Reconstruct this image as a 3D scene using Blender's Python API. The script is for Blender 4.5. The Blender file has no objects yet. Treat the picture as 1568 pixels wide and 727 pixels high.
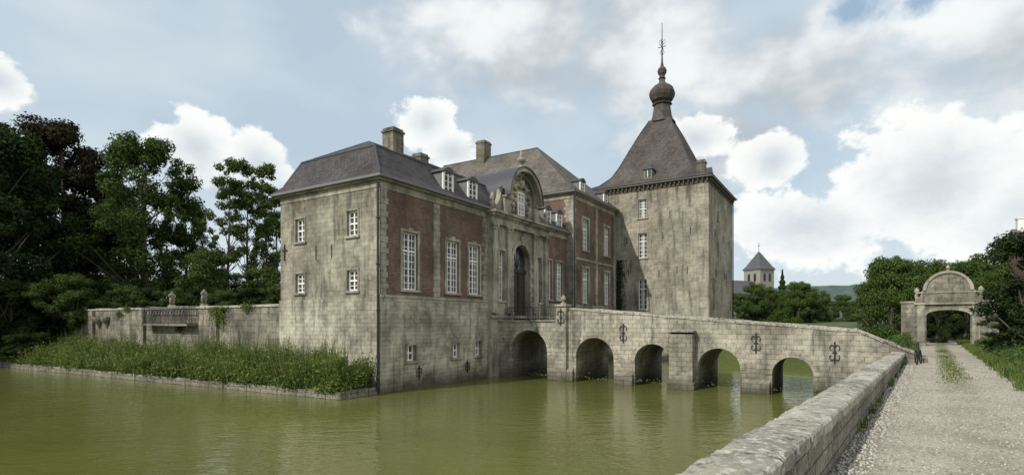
import bpy, bmesh, math, random
import numpy as np
from mathutils import Vector, Matrix, noise, geometry
R=random.Random(7)
sc=bpy.context.scene
def link(o): sc.collection.objects.link(o); return o
# ------------------------------------------------------------------ frames
CO=(-7.15,29.2); UA=(.532,.847); VA=(-.847,.532); CROT=math.atan2(.847,.532)
def W(a,b): return (CO[0]+UA[0]*a+VA[0]*b, CO[1]+UA[1]*a+VA[1]*b)
def empty(name,loc=(0,0,0),rz=0):
    e=bpy.data.objects.new(name,None); e.location=loc; e.rotation_euler=(0,0,rz); e.empty_display_size=.5
    return link(e)
# ------------------------------------------------------------------ mesh builder
class MB:
    def __init__(s): s.v=[]; s.f=[]
    def add(s,p,f):
        n=len(s.v); s.v+=[tuple(q) for q in p]; s.f+=[tuple(n+i for i in g) for g in f]
    def hexa(s,p): s.add(p,[(0,1,2,3),(7,6,5,4),(0,4,5,1),(1,5,6,2),(2,6,7,3),(3,7,4,0)])
    def box(s,x0,x1,y0,y1,z0,z1):
        s.hexa([(x0,y0,z0),(x1,y0,z0),(x1,y1,z0),(x0,y1,z0),(x0,y0,z1),(x1,y0,z1),(x1,y1,z1),(x0,y1,z1)])
    def fbox(s,F,u0,u1,d0,d1,z0,z1):
        s.hexa([F(u0,d0,z0),F(u1,d0,z0),F(u1,d1,z0),F(u0,d1,z0),F(u0,d0,z1),F(u1,d0,z1),F(u1,d1,z1),F(u0,d1,z1)])
    def quad(s,*p): s.add(p,[tuple(range(len(p)))])
    def prism(s,F,poly,d0,d1):
        n=len(poly); p=[F(u,d0,z) for u,z in poly]+[F(u,d1,z) for u,z in poly]
        f=[tuple(range(n)),tuple(range(2*n-1,n-1,-1))]+[(i,(i+1)%n,n+(i+1)%n,n+i) for i in range(n)]
        s.add(p,f)
    def lathe(s,cx,cy,prof,n=16,rot=0):
        p=[];f=[]
        for r,z in prof:
            for k in range(n):
                t=rot+2*math.pi*k/n; p.append((cx+r*math.cos(t),cy+r*math.sin(t),z))
        for i in range(len(prof)-1):
            for k in range(n): f.append((i*n+k,i*n+(k+1)%n,(i+1)*n+(k+1)%n,(i+1)*n+k))
        f.append(tuple(range(n))); f.append(tuple((len(prof)-1)*n+k for k in range(n)))
        s.add(p,f)
    def tube(s,pts,r,n=6):
        if not isinstance(r,(list,tuple)): r=[r]*len(pts)
        p=[];f=[]; pts=[Vector(q) for q in pts]
        for i,q in enumerate(pts):
            d=(pts[min(i+1,len(pts)-1)]-pts[max(i-1,0)]).normalized()
            a=d.cross(Vector((0,0,1)) if abs(d.z)<.9 else Vector((1,0,0))).normalized(); b=d.cross(a)
            for k in range(n):
                t=2*math.pi*k/n; p.append(q+(a*math.cos(t)+b*math.sin(t))*r[i])
        for i in range(len(pts)-1):
            for k in range(n): f.append((i*n+k,i*n+(k+1)%n,(i+1)*n+(k+1)%n,(i+1)*n+k))
        f.append(tuple(range(n))); f.append(tuple((len(pts)-1)*n+k for k in range(n)))
        s.add(p,f)
    def arcring(s,F,uc,zc,r0,r1,d0,d1,a0=0,a1=math.pi,n=11,gap=.012):
        for i in range(n):
            t0=a0+(a1-a0)*i/n; t1=a0+(a1-a0)*(i+1)/n; g=gap/r0; t0+=g/2; t1-=g/2
            m=(t0+t1)/2; poly=[]
            for t in (t0,m,t1): poly.append((uc+r0*math.cos(t),zc+r0*math.sin(t)))
            for t in (t1,m,t0): poly.append((uc+r1*math.cos(t),zc+r1*math.sin(t)))
            s.prism(F,poly,d0,d1)
    def wall(s,F,u0,u1,z0,z1,holes=(),depth=.25,d=0):
        us=sorted(set([u0,u1]+[h[0] for h in holes]+[h[1] for h in holes])); zs=sorted(set([z0,z1]+[h[2] for h in holes]+[h[3] for h in holes]))
        for i in range(len(us)-1):
            for j in range(len(zs)-1):
                uc=(us[i]+us[i+1])/2; zc=(zs[j]+zs[j+1])/2
                if any(h[0]<uc<h[1] and h[2]<zc<h[3] for h in holes): continue
                s.quad(F(us[i],d,zs[j]),F(us[i+1],d,zs[j]),F(us[i+1],d,zs[j+1]),F(us[i],d,zs[j+1]))
        for a,b,c,e in [h[:4] for h in holes]:
            k=d-depth
            s.quad(F(a,d,c),F(a,d,e),F(a,k,e),F(a,k,c)); s.quad(F(b,d,c),F(b,d,e),F(b,k,e),F(b,k,c))
            s.quad(F(a,d,c),F(b,d,c),F(b,k,c),F(a,k,c)); s.quad(F(a,d,e),F(b,d,e),F(b,k,e),F(a,k,e))
    def obj(s,name,mat,parent=None,smooth=False,bevel=0):
        me=bpy.data.meshes.new(name); me.from_pydata(s.v,[],s.f); me.update()
        bm=bmesh.new(); bm.from_mesh(me); bmesh.ops.recalc_face_normals(bm,faces=bm.faces); bm.to_mesh(me); bm.free()
        me.materials.append(mat); o=link(bpy.data.objects.new(name,me))
        if smooth:
            for p in me.polygons: p.use_smooth=True
        if parent: o.parent=parent
        if bevel:
            m=o.modifiers.new('bevel','BEVEL'); m.width=bevel; m.segments=1; m.limit_method='ANGLE'
        return o
# ------------------------------------------------------------------ node helper
class NB:
    def __init__(s,nt): s.nt=nt; s.n=nt.nodes; s.l=nt.links
    def put(s,sock,v):
        if v is None: return
        if hasattr(v,'is_linked') or isinstance(v,bpy.types.NodeSocket): s.l.new(v,sock)
        else:
            if isinstance(v,(tuple,list)) and len(v)==3 and sock.type=='RGBA': v=(*v,1)
            sock.default_value=v
    def math(s,op,a,b=None,c=None,clamp=False):
        n=s.n.new('ShaderNodeMath'); n.operation=op; n.use_clamp=clamp; s.put(n.inputs[0],a); s.put(n.inputs[1],b); s.put(n.inputs[2],c); return n.outputs[0]
    def sep(s,v): n=s.n.new('ShaderNodeSeparateXYZ'); s.put(n.inputs[0],v); return n.outputs
    def comb(s,x,y,z=0.): n=s.n.new('ShaderNodeCombineXYZ'); s.put(n.inputs[0],x); s.put(n.inputs[1],y); s.put(n.inputs[2],z); return n.outputs[0]
    def noise(s,v,scale,detail=4,rough=.55,dist=0.,col=False):
        n=s.n.new('ShaderNodeTexNoise'); s.put(n.inputs['Vector'],v); n.inputs['Scale'].default_value=scale; n.inputs['Detail'].default_value=detail
        n.inputs['Roughness'].default_value=rough; n.inputs['Distortion'].default_value=dist; return n.outputs[1 if col else 0]
    def voro(s,v,scale,feature='F1',out=0,rnd=1.):
        n=s.n.new('ShaderNodeTexVoronoi'); n.feature=feature; s.put(n.inputs['Vector'],v); n.inputs['Scale'].default_value=scale; n.inputs['Randomness'].default_value=rnd; return n.outputs[out]
    def mr(s,x,a,b,c=0.,d=1.,smooth=False):
        n=s.n.new('ShaderNodeMapRange'); n.interpolation_type='SMOOTHSTEP' if smooth else 'LINEAR'
        for i,q in enumerate((x,a,b,c,d)): s.put(n.inputs[i],q)
        return n.outputs[0]
    def mix(s,f,a,b,blend='MIX'):
        n=s.n.new('ShaderNodeMix'); n.data_type='RGBA'; n.blend_type=blend; s.put(n.inputs[0],f); s.put(n.inputs[6],a); s.put(n.inputs[7],b); return n.outputs[2]
    def bump(s,h,strength=.5,dist=.02,normal=None):
        n=s.n.new('ShaderNodeBump'); s.put(n.inputs['Height'],h); n.inputs['Strength'].default_value=strength; n.inputs['Distance'].default_value=dist
        if normal is not None: s.l.new(normal,n.inputs['Normal'])
        return n.outputs[0]
def newmat(name):
    m=bpy.data.materials.new(name); m.use_nodes=True; nb=NB(m.node_tree); b=m.node_tree.nodes['Principled BSDF']
    tc=m.node_tree.nodes.new('ShaderNodeTexCoord'); return m,nb,b,tc.outputs['Object']
def masonry(name,c1,c2,mort,bw,rh,ms=.012,patch=(.6,1.15),streak=.45,water=False,bump=.6,warm=(1.,.925,.79),dark=(.06,.059,.05),squash=.0,lichen=0.,top=None,pale=0.,wear=0.):
    m,nb,b,co=newmat(name); x,y,z=nb.sep(co)[:3]
    u=nb.math('ADD',x,y)
    wob=nb.noise(co,1.6,2); u2=nb.math('ADD',u,nb.math('MULTIPLY',nb.math('SUBTRACT',wob,.5),.08)); z2=nb.math('ADD',z,nb.math('MULTIPLY',nb.math('SUBTRACT',wob,.5),-.07))
    br=nb.n.new('ShaderNodeTexBrick'); nb.put(br.inputs['Vector'],nb.comb(u2,z2,0.)); br.inputs['Scale'].default_value=1; br.inputs['Brick Width'].default_value=bw; br.inputs['Row Height'].default_value=rh
    br.inputs['Mortar Size'].default_value=ms; br.inputs['Mortar Smooth'].default_value=.4; nb.put(br.inputs['Color1'],c1); nb.put(br.inputs['Color2'],c2); nb.put(br.inputs['Mortar'],mort)
    br.offset=.5; br.inputs['Bias'].default_value=squash
    big=nb.noise(co,.42,4,.62); mid=nb.noise(co,2.6,4,.65)
    base=br.outputs[0]; fac=br.outputs[1]
    if wear:
        wv=nb.mr(nb.math('ADD',nb.math('MULTIPLY',mid,.6),nb.math('MULTIPLY',big,.4)),.42,.58,0.,wear)
        base=nb.mix(wv,base,tuple(.6*p+.4*q for p,q in zip(c1,c2))); fac=nb.math('MULTIPLY',fac,nb.math('SUBTRACT',1.,wv))
    c=nb.mix(1.,base,nb.mix(nb.mr(big,.33,.68),(patch[0],patch[0]*.98,patch[0]*.95),(patch[1],patch[1]*.98,patch[1]*.93)),'MULTIPLY')
    c=nb.mix(nb.mr(mid,.48,.72,0,.6),c,nb.mix(1.,c,warm,'MULTIPLY'))
    c=nb.mix(nb.mr(mid,.3,.47,.65,0),c,nb.mix(1.,c,(.5,.49,.46),'MULTIPLY'))
    if pale: c=nb.mix(nb.math('MULTIPLY',nb.mr(mid,.53,.66),nb.mr(big,.4,.6,0,pale)),c,(.52,.50,.43))
    st=nb.noise(nb.comb(nb.math('MULTIPLY',u,1.5),nb.math('MULTIPLY',z,.2),nb.math('MULTIPLY',x,.3)),1.3,4,.68)
    sf=nb.mr(st,.5,.7,0,streak)
    c=nb.mix(sf,c,dark)
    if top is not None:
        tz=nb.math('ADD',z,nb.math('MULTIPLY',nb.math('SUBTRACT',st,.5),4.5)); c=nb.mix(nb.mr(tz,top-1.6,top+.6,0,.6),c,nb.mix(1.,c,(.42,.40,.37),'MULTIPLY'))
    fine=nb.noise(co,22,2,.7); c=nb.mix(1.,c,nb.mix(fine,(.66,.66,.66),(1.34,1.34,1.34)),'MULTIPLY')
    if lichen:
        lv=nb.noise(co,9,3,.7); c=nb.mix(nb.mr(lv,.54,.60,0,lichen),c,(.50,.49,.42)); lv2=nb.noise(co,5,4,.75); c=nb.mix(nb.mr(lv2,.54,.64,0,.8),c,(.055,.055,.045))
    if water:
        wl=nb.math('ADD',z,nb.math('MULTIPLY',nb.math('SUBTRACT',big,.5),-2.8))
        c=nb.mix(nb.mr(wl,.1,1.0,.88,0),c,(.05,.05,.034))
    nb.put(b.inputs['Base Color'],c); b.inputs['Roughness'].default_value=.92; b.inputs['Specular IOR Level'].default_value=.2
    h=nb.math('ADD',nb.math('MULTIPLY',fac,-1.),nb.math('MULTIPLY',mid,1.2)); h=nb.math('ADD',h,nb.math('MULTIPLY',fine,.5))
    nb.put(b.inputs['Normal'],nb.bump(h,bump,.025)); return m
def plain(name,col,rough=.7,var=.25,scale=3.,metal=0.,bump=.2,spec=.4):
    m,nb,b,co=newmat(name); n=nb.noise(co,scale,4,.65); d=tuple(k*(1-var) for k in col); e=tuple(k*(1+var) for k in col)
    nb.put(b.inputs['Base Color'],nb.mix(n,d,e)); b.inputs['Roughness'].default_value=rough; b.inputs['Metallic'].default_value=metal; b.inputs['Specular IOR Level'].default_value=spec
    nb.put(b.inputs['Normal'],nb.bump(n,bump,.02)); return m
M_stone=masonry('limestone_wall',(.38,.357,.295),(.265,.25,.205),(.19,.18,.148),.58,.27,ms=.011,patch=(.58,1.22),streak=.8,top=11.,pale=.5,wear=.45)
M_base=masonry('limestone_base',(.46,.435,.365),(.32,.305,.255),(.22,.21,.172),.55,.24,patch=(.5,1.3),streak=.75,water=True,pale=.85,wear=.4)
M_bridge=masonry('bridge_stone',(.42,.395,.335),(.28,.265,.222),(.17,.16,.13),.5,.27,patch=(.5,1.28),streak=.75,water=True,bump=.9,pale=.7,wear=.35)
M_terr=masonry('terrace_stone',(.32,.30,.248),(.21,.198,.163),(.13,.122,.098),.8,.4,patch=(.34,1.2),streak=1.,bump=.9,pale=.5,wear=.4)
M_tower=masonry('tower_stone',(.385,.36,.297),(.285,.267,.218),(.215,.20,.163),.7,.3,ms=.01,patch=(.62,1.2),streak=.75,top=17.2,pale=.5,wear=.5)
M_brick=masonry('brick_wall',(.17,.095,.073),(.085,.056,.049),(.23,.20,.17),.24,.085,ms=.011,patch=(.6,1.35),streak=.5,bump=.3)
M_trim=masonry('stone_trim',(.38,.36,.305),(.33,.312,.262),(.29,.272,.228),3.,.42,ms=.006,patch=(.5,1.2),streak=.8,bump=.4,pale=.5,wear=.3)
M_fore=masonry('parapet_stone',(.27,.252,.205),(.18,.17,.14),(.09,.085,.07),.9,.22,patch=(.55,1.15),streak=.4,lichen=.3,bump=1.)
M_cope=masonry('coping_stone',(.37,.357,.31),(.33,.317,.272),(.28,.267,.23),40.,40.,patch=(.5,1.25),streak=.1,lichen=.75,bump=.9)
M_slate=masonry('slate_roof',(.105,.10,.108),(.066,.063,.07),(.035,.033,.035),.28,.115,ms=.012,patch=(.7,1.25),streak=.4,bump=.5,dark=(.07,.06,.05))
M_tile=masonry('slate_roof_brown',(.18,.163,.15),(.12,.11,.102),(.07,.06,.055),.28,.13,ms=.012,patch=(.7,1.25),streak=.4,bump=.5,dark=(.10,.088,.07))
M_tslate=masonry('tower_slate',(.125,.113,.107),(.08,.073,.07),(.045,.04,.038),.3,.14,ms=.012,patch=(.65,1.3),streak=.5,bump=.5,dark=(.06,.052,.044))
M_lead=plain('lead_roof',(.055,.055,.062),.5,.3,2.)
M_iron=plain('wrought_iron',(.02,.02,.022),.6,.3,5.)
M_white=plain('white_paint',(.80,.79,.75),.5,.1,4.,bump=.05)
M_door=plain('dark_oak_door',(.025,.02,.016),.5,.4,5.)
M_brk=plain('dark_oak_bracket',(.09,.072,.052),.8,.5,5.)
M_gutter=plain('gutter_lead',(.16,.155,.15),.6,.3,2.)
def glassmat():
    m,nb,b,co=newmat('window_glass'); n=nb.noise(co,.9,2); nb.put(b.inputs['Base Color'],nb.mix(nb.mr(n,.4,.65),(.015,.017,.02),(.10,.10,.09)))
    b.inputs['Roughness'].default_value=.06; b.inputs['Specular IOR Level'].default_value=.6; nb.put(b.inputs['Normal'],nb.bump(nb.noise(co,3.,2),.12,.02)); return m
M_glass=glassmat()
# ------------------------------------------------------------------ windows etc.
class Parts:
    def __init__(s): s.d={}
    def __getitem__(s,k):
        if k not in s.d: s.d[k]=MB()
        return s.d[k]
def window(P,F,uc,z0,w,h,nx,nz,d=0.,sur=.17,depth=.25,trim=True):
    g=P['glass']; f=P['frames']; k=d-depth+.04; a,b=uc-w/2,uc+w/2; z1=z0+h
    g.quad(F(a,k,z0),F(b,k,z0),F(b,k,z1),F(a,k,z1))
    t=.08
    f.fbox(F,a,a+t,k+.003,k+.09,z0,z1); f.fbox(F,b-t,b,k+.003,k+.09,z0,z1); f.fbox(F,a+t,b-t,k+.003,k+.088,z0,z0+t); f.fbox(F,a+t,b-t,k+.003,k+.088,z1-t,z1)
    zt=z0+h*(.68 if h>1.9 else .5)
    f.fbox(F,a+t,b-t,k+.003,k+.085,zt-.045,zt+.045); f.fbox(F,uc-.045,uc+.045,k+.003,k+.08,z0+t,z1-t)
    for i in range(1,nx):
        u=a+w*i/nx
        if abs(u-uc)>.05: f.fbox(F,u-.02,u+.02,k+.003,k+.055,z0+t,z1-t)
    for j in range(1,nz):
        z=z0+h*j/nz
        if abs(z-zt)>.09: f.fbox(F,a+t,b-t,k+.003,k+.05,z-.02,z+.02)
    if trim:
        s=sur; m=P['trim']; e=d+.05
        m.fbox(F,a-s,a,d-.02,e,z0,z1); m.fbox(F,b,b+s,d-.02,e,z0,z1); m.fbox(F,a-s,b+s,d-.02,e+.01,z1,z1+s); m.fbox(F,a-s-.05,b+s+.05,d-.02,e+.06,z0-.14,z0)
def hole(uc,z0,w,h): return (uc-w/2,uc+w/2,z0,z0+h)
def quoins(m,F,u0,u1,z0,z1,d,side=0,rh=.34,tooth=.16):
    z=z0;i=0
    while z<z1-.05:
        zz=min(z+rh*R.uniform(.85,1.15),z1); e=tooth*(i%2)*R.uniform(.7,1.2)
        m.fbox(F,u0-(e if side<=0 else 0),u1+(e if side>=0 else 0),-.02,d+.004*R.random(),z+.006,zz-.006); z=zz;i+=1
def dormer(P,F,uc,z0,w=1.0,h=1.5,d0=-.05,d1=-1.6):
    a=w/2
    def arch(w2,zb,zs,n=8,rise=.28):
        pts=[(uc-w2,zb),(uc+w2,zb)]
        for i in range(n+1):
            t=i/n; u=uc+w2-2*w2*t; pts.append((u,zs+rise*math.sin(math.pi*t)))
        return pts
    zs=z0+h-.28
    P['dormer_sides'].prism(F,arch(a-.02,z0,zs,8,.22),d0-.1,d1)
    P['dormer_hood'].prism(F,[(u,z) for u,z in arch(a+.1,zs+.02,zs+.06,8,.3)],d0+.1,d1-.2)
    P['glass'].prism(F,arch(a-.1,z0+.1,zs-.02,8,.18),d0-.098,d0-.085)
    f=P['frames']
    f.fbox(F,uc-a,uc-a+.15,d0-.1,d0,z0,zs+.02); f.fbox(F,uc+a-.15,uc+a,d0-.1,d0,z0,zs+.02)
    f.fbox(F,uc-a+.15,uc+a-.15,d0-.1,d0-.005,z0,z0+.14)
    arcp=[];
    for i in range(9):
        t=i/8; arcp.append((uc+a-2*a*t,zs+.02+.24*math.sin(math.pi*t)))
    for i in range(9):
        t=1-i/8; arcp.append((uc+(a-.13)-2*(a-.13)*t,zs-.12+.2*math.sin(math.pi*t)))
    f.prism(F,arcp,d0-.1,d0-.003)
    f.fbox(F,uc-.04,uc+.04,d0-.085,d0-.02,z0+.12,zs+.08)
    for j in (1,2,3): 
        z=z0+.1+(zs-z0)*j/3.7; f.fbox(F,uc-a+.13,uc+a-.13,d0-.085,d0-.03,z-.022,z+.022)
def chimney(P,x,y,w,d,z0,z1):
    m=P['chimneys']; m.box(x-w/2,x+w/2,y-d/2,y+d/2,z0,z1-.3); m.box(x-w/2-.07,x+w/2+.07,y-d/2-.07,y+d/2+.07,z1-.3,z1-.16); m.box(x-w/2+.02,x+w/2-.02,y-d/2+.02,y+d/2-.02,z1-.16,z1)
def anchor(m,F,u,z,h,d=.0):
    m.fbox(F,u-.03,u+.03,d+.01,d+.07,z-h/2,z+h/2)
    for sg in (-1,1):
        for zz in (1,-1):
            pts=[]
            for i in range(9):
                t=i/8*math.pi*1.35; r=.12*(1-.35*i/8)
                pts.append(F(u+sg*(.13-r*math.cos(t)),d+.05,z+zz*(h*.5-.32+r*math.sin(t)*1.5)))
            m.tube(pts,.022,5)
    m.fbox(F,u-.1,u+.1,d+.012,d+.06,z-.03,z+.03)
# ================================================================== CASTLE MAIN BUILDING
castle=empty('castle_main_building',(CO[0],CO[1],0),CROT)
P=Parts()
F0=lambda u,d,z:(u,-d,z)
F1=lambda u,d,z:(-d,u,z)
EZ=11.6; SZ=5.24
bw=[(2.35,1.65,.75,.9),(6.55,1.6,.7,.9),(8.95,1.6,.7,.95)]
P['basement_walls'].wall(F0,-.06,10.12,-1,SZ,[hole(*q) for q in bw],.35,d=.08)
for q in bw: window(P,F0,q[0],q[1],q[2],q[3],2,2,d=.08,sur=.13,depth=.33)
P['basement_walls'].wall(F0,18.28,22.75,-1,SZ,[],.3,d=.08)
mw=[(2.35,5.75,1.25,3.3),(6.28,5.75,1.25,3.3),(8.62,5.75,1.25,3.3)]
P['brick_walls'].wall(F0,0,10.12,SZ,EZ,[hole(*q) for q in mw],.25)
mw2=[(19.2,5.75,1.15,3.3),(21.2,5.75,1.15,3.3)]
P['brick_walls'].wall(F0,18.28,22.75,SZ,EZ,[hole(*q) for q in mw2],.25)
for q in mw+mw2: window(P,F0,*q,4,8)
T=P['trim']
for a,b in ((-.085,10.1),(18.3,22.7)): 
    T.fbox(F0,a,b,-.02,.13,SZ,SZ+.16); T.fbox(F0,a+.09,b,-.02,.045,EZ-.42,EZ)
quoins(T,F0,0.01,.42,SZ+.17,EZ-.43,.06,1); quoins(T,F0,4.4,4.95,SZ+.17,EZ-.43,.055,0,tooth=.06); quoins(T,F0,9.65,10.1,SZ+.17,EZ-.43,.055,-1)
quoins(T,F0,18.3,18.5,SZ+.17,EZ-.43,.055,1)
for q in mw: T.fbox(F0,q[0]-.2,q[0]+.2,-.02,.075,q[1]+q[3]+.0,q[1]+q[3]+.28)
gw=[(2.16,8.75,.85,1.4),(6.77,8.75,.85,1.4),(2.16,5.66,.85,1.15),(6.77,5.66,.85,1.15)]
P['stone_walls'].wall(F1,.0,8.7,SZ,EZ,[hole(*q) for q in gw],.25)
P['basement_walls'].wall(F1,-.08,8.76,-1,SZ,[],.25,d=.06)
for q in gw: window(P,F1,*q,2,4,sur=.12,trim=True)
T.fbox(F1,0.02,8.7,-.02,.045,EZ-.38,EZ)
quoins(T,F1,0.0,.45,SZ+.02,EZ-.4,.012,1,tooth=.25); quoins(T,F1,8.25,8.7,SZ+.02,EZ-.4,.012,-1,tooth=.25)
P['stone_walls'].quad((0,8.7,-1),(24,8.7,-1),(24,8.7,EZ),(0,8.7,EZ))
A=P['ironwork']
A.fbox(F1,8.22,8.28,.03,.08,7.7,8.7); A.fbox(F1,8.0,8.5,.03,.075,8.3,8.36)
for b in (3.9,5.3): A.fbox(F1,b-.02,b+.02,.0,.04,7.6,8.4)
for u in (3.0,7.7): anchor(A,F0,u,.95,.8,.08)
A.tube([(-.16,.0,.2),(-.16,.0,EZ-.15)],.065,8)
for z in (2,4.5,7,9.5): A.box(-.24,-.06,-.07,.07,z,z+.06)
def cornice(m1,m2,x0,x1,y0,y1,z):
    m1.box(x0-.22,x1+.22,y0-.22,y1+.22,z,z+.12)
    m2.box(x0-.42,x1+.42,y0-.42,y1+.42,z+.12,z+.26)
cornice(P['cornice'],P['gutters'],0,22.6,0,8.7,EZ)
rf=P['roof_slates']; E=EZ+.26
def roofloop(l0,l1):
    n=len(l0)
    for i in range(n): rf.quad(l0[i],l0[(i+1)%n],l1[(i+1)%n],l1[i])
def rect(x0,x1,y0,y1,z): return [(x0,y0,z),(x1,y0,z),(x1,y1,z),(x0,y1,z)]
r0=rect(-.4,23,-.4,9.1,E); r1=rect(.15,23,.25,8.6,E+.55); r2=rect(1.0,23,1.45,8.0,14.0); 
roofloop(r0,r1); roofloop(r1,r2)
ra,rb=(3.6,4.75,15.5),(23,4.75,15.5)
rf.quad(r2[0],r2[1],rb,ra); rf.quad(r2[3],r2[2],rb,ra); rf.quad(r2[0],r2[3],ra)
ld=P['lead_flashing']
def bar(p,q,r=.07): ld.tube([p,q],r,6)
bar(r2[0],r2[1],.06); bar(r2[0],r2[3],.06); bar(r2[0],ra,.05); bar(r2[3],ra,.05); bar(ra,rb); bar(r1[0],r2[0],.05); bar(r0[0],r1[0],.05); bar(r1[3],r2[3],.05)
for u in (5.9,8.5,19.2,21.3): dormer(P,F0,u,EZ+.35,1.05,1.65,d0=-.02)
chimney(P,5.8,4.75,1.0,1.0,14.6,16.95); chimney(P,10.6,6.6,.9,.9,14,16.8)
# ---------- portal
PC=14.2; pd=.35
S=P['portal_stone']
ph=[(11.1,11.95,5.4,9.0),(16.5,17.35,5.4,9.0),(13.0,15.4,3.9,9.7)]
S.wall(F0,10.1,18.3,-1,EZ,ph,.45,d=pd)
for sg in (-1,1):
    pts=[(PC+sg*1.2,9.7)]
    for i in range(9):
        t=i/8*math.pi/2; pts.append((PC+sg*1.2*math.cos(t),8.5+1.2*math.sin(t)))
    S.prism(F0,pts,pd-.002,pd-.449)
S.quad(F0(10.1,0,-1),F0(10.1,pd,-1),F0(10.1,pd,EZ),F0(10.1,0,EZ)); S.quad(F0(18.3,0,-1),F0(18.3,pd,-1),F0(18.3,pd,EZ),F0(18.3,0,EZ))
for uc in (11.525,16.925): window(P,F0,uc,5.4,.85,3.6,3,8,d=pd,sur=.13,depth=.4)
T.arcring(F0,PC,8.5,1.2,1.52,pd-.02,pd+.1,n=13)
for sg in (-1,1):
    z=3.92;i=0
    while z<8.45:
        e=.32+.14*(i%2); u=PC+sg*1.2; T.fbox(F0,min(u,u+sg*e),max(u,u+sg*e),pd-.02,pd+.09+.03*(i%2),z,min(z+.36,8.49)-.012); z+=.37;i+=1
T.fbox(F0,PC-.18,PC+.18,pd,pd+.22,9.66,10.35)
D=P['door_leaves']; k=pd-.42
D.fbox(F0,13.0,15.4,k-.1,k,3.9,9.7)
for sg in (-1,1):
    u0=PC+sg*.05; u1=PC+sg*1.1; a,b=min(u0,u1),max(u0,u1)
    D.fbox(F0,a,b,k,k+.08,3.95,7.6)
    for z0,z1 in ((4.1,5.2),(5.35,6.3),(6.45,7.45)): D.fbox(F0,a+.15,b-.15,k+.08,k+.12,z0,z1)
D.fbox(F0,13.0,15.4,k,k+.16,7.62,7.85)
P['glass'].prism(F0,[(PC-1.1,7.9),(PC+1.1,7.9)]+[(PC+1.1*math.cos(i/10*math.pi),8.5+1.1*math.sin(i/10*math.pi)) for i in range(11)],k+.01,k+.03)
for i in range(1,6):
    t=math.pi*i/6; D.tube([F0(PC,k+.06,7.9),F0(PC+1.15*math.cos(t),k+.06,8.3+1.3*math.sin(t))],.025,5)
for u in (10.42,12.3,16.1,17.98):
    w=.27
    T.fbox(F0,u-w,u+w,pd-.02,pd+.2,4.9,10.35); T.fbox(F0,u-w-.08,u+w+.08,pd-.02,pd+.28,4.5,4.9)
    T.fbox(F0,u-w-.05,u+w+.05,pd-.02,pd+.25,10.35,10.45); T.fbox(F0,u-w-.12,u+w+.12,pd-.02,pd+.32,10.62,10.74)
    for sg in (-1,1):
        T.tube([F0(u+sg*.24,pd,10.53),F0(u+sg*.24,pd+.3,10.53)],.11,8)
    T.fbox(F0,u-.2,u+.2,pd,pd+.22,10.45,10.62)
T.fbox(F0,10.05,18.35,pd-.02,pd+.26,10.75,11.0); S.fbox(F0,10.06,18.34,pd-.02,pd+.2,11.0,11.35)
T.fbox(F0,9.95,18.45,pd-.02,pd+.42,11.35,11.5); T.fbox(F0,9.85,18.55,pd-.3,pd+.6,11.5,11.68)
for i in range(34): T.fbox(F0,10.1+i*.243,10.22+i*.243,pd+.2,pd+.33,11.22,11.34)
T.fbox(F0,10.05,18.35,pd-.02,pd+.12,4.15,4.35)
gz=13.05; gr=2.3
gp=[(PC-gr,11.68),(PC+gr,11.68)]+[(PC+gr*math.cos(i/20*math.pi),gz+gr*math.sin(i/20*math.pi)) for i in range(21)]
S.prism(F0,gp,pd-.15,pd-.7)
H=P['barrel_hood']
H.arcring(F0,PC,gz,gr+.0,gr+.1,pd-.2,-3.2,n=20,gap=0)
H.arcring(F0,PC,gz,gr+.12,gr+.2,pd+.62,pd-.75,n=20,gap=0)
T.arcring(F0,PC,gz,gr-.16,gr+.115,pd-.14,pd+.55,n=19,gap=.0)
T.arcring(F0,PC,gz,gr-.4,gr-.17,pd-.16,pd+.12,n=19,gap=.0)
for sg in (-1,1):
    u=PC+sg*(gr-.12); T.fbox(F0,u-.27,u+.27,pd-.14,pd+.1,11.7,12.9); T.fbox(F0,u-.34,u+.34,pd-.14,pd+.3,12.9,13.04)
window(P,F0,PC,11.95,.95,1.75,4,5,d=pd-.05,sur=.16,depth=.08)
rel=P['coat_of_arms_relief']
for (u,z,r) in [(0,14.35,.38),(-.45,14.2,.22),(.45,14.2,.22),(0,14.85,.2),(-.85,14.0,.25),(.85,14.0,.25),(-1.2,13.5,.2),(1.2,13.5,.2),(-.75,13.5,.2),(.75,13.5,.2),(-1.35,13.1,.18),(1.35,13.1,.18),(-.8,13.0,.18),(.8,13.0,.18),(-1.0,12.6,.2),(1.0,12.6,.2),(-1.3,14.1,.15),(1.3,14.1,.15),(-.5,14.75,.15),(.5,14.75,.15),(-1.,12.2,.17),(1.,12.2,.17)]:
    x,y,_=F0(PC+u,pd-.1,0); n=8
    rings=[(1.,0),(.85,.5),(.5,.85),(.12,1.)]
    pts=[];f=[]
    for q,h in rings:
        for kk in range(n): t=2*math.pi*kk/n; rr=r*q*(1+.25*math.sin(3*t+u*9)); pts.append((x+rr*math.cos(t),y-h*r*.9,z+rr*math.sin(t)*1.1))
    for i in range(3):
        for kk in range(n): f.append((i*n+kk,i*n+(kk+1)%n,(i+1)*n+(kk+1)%n,(i+1)*n+kk))
    f.append(tuple(3*n+kk for kk in range(n))); rel.add(pts,f)
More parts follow.
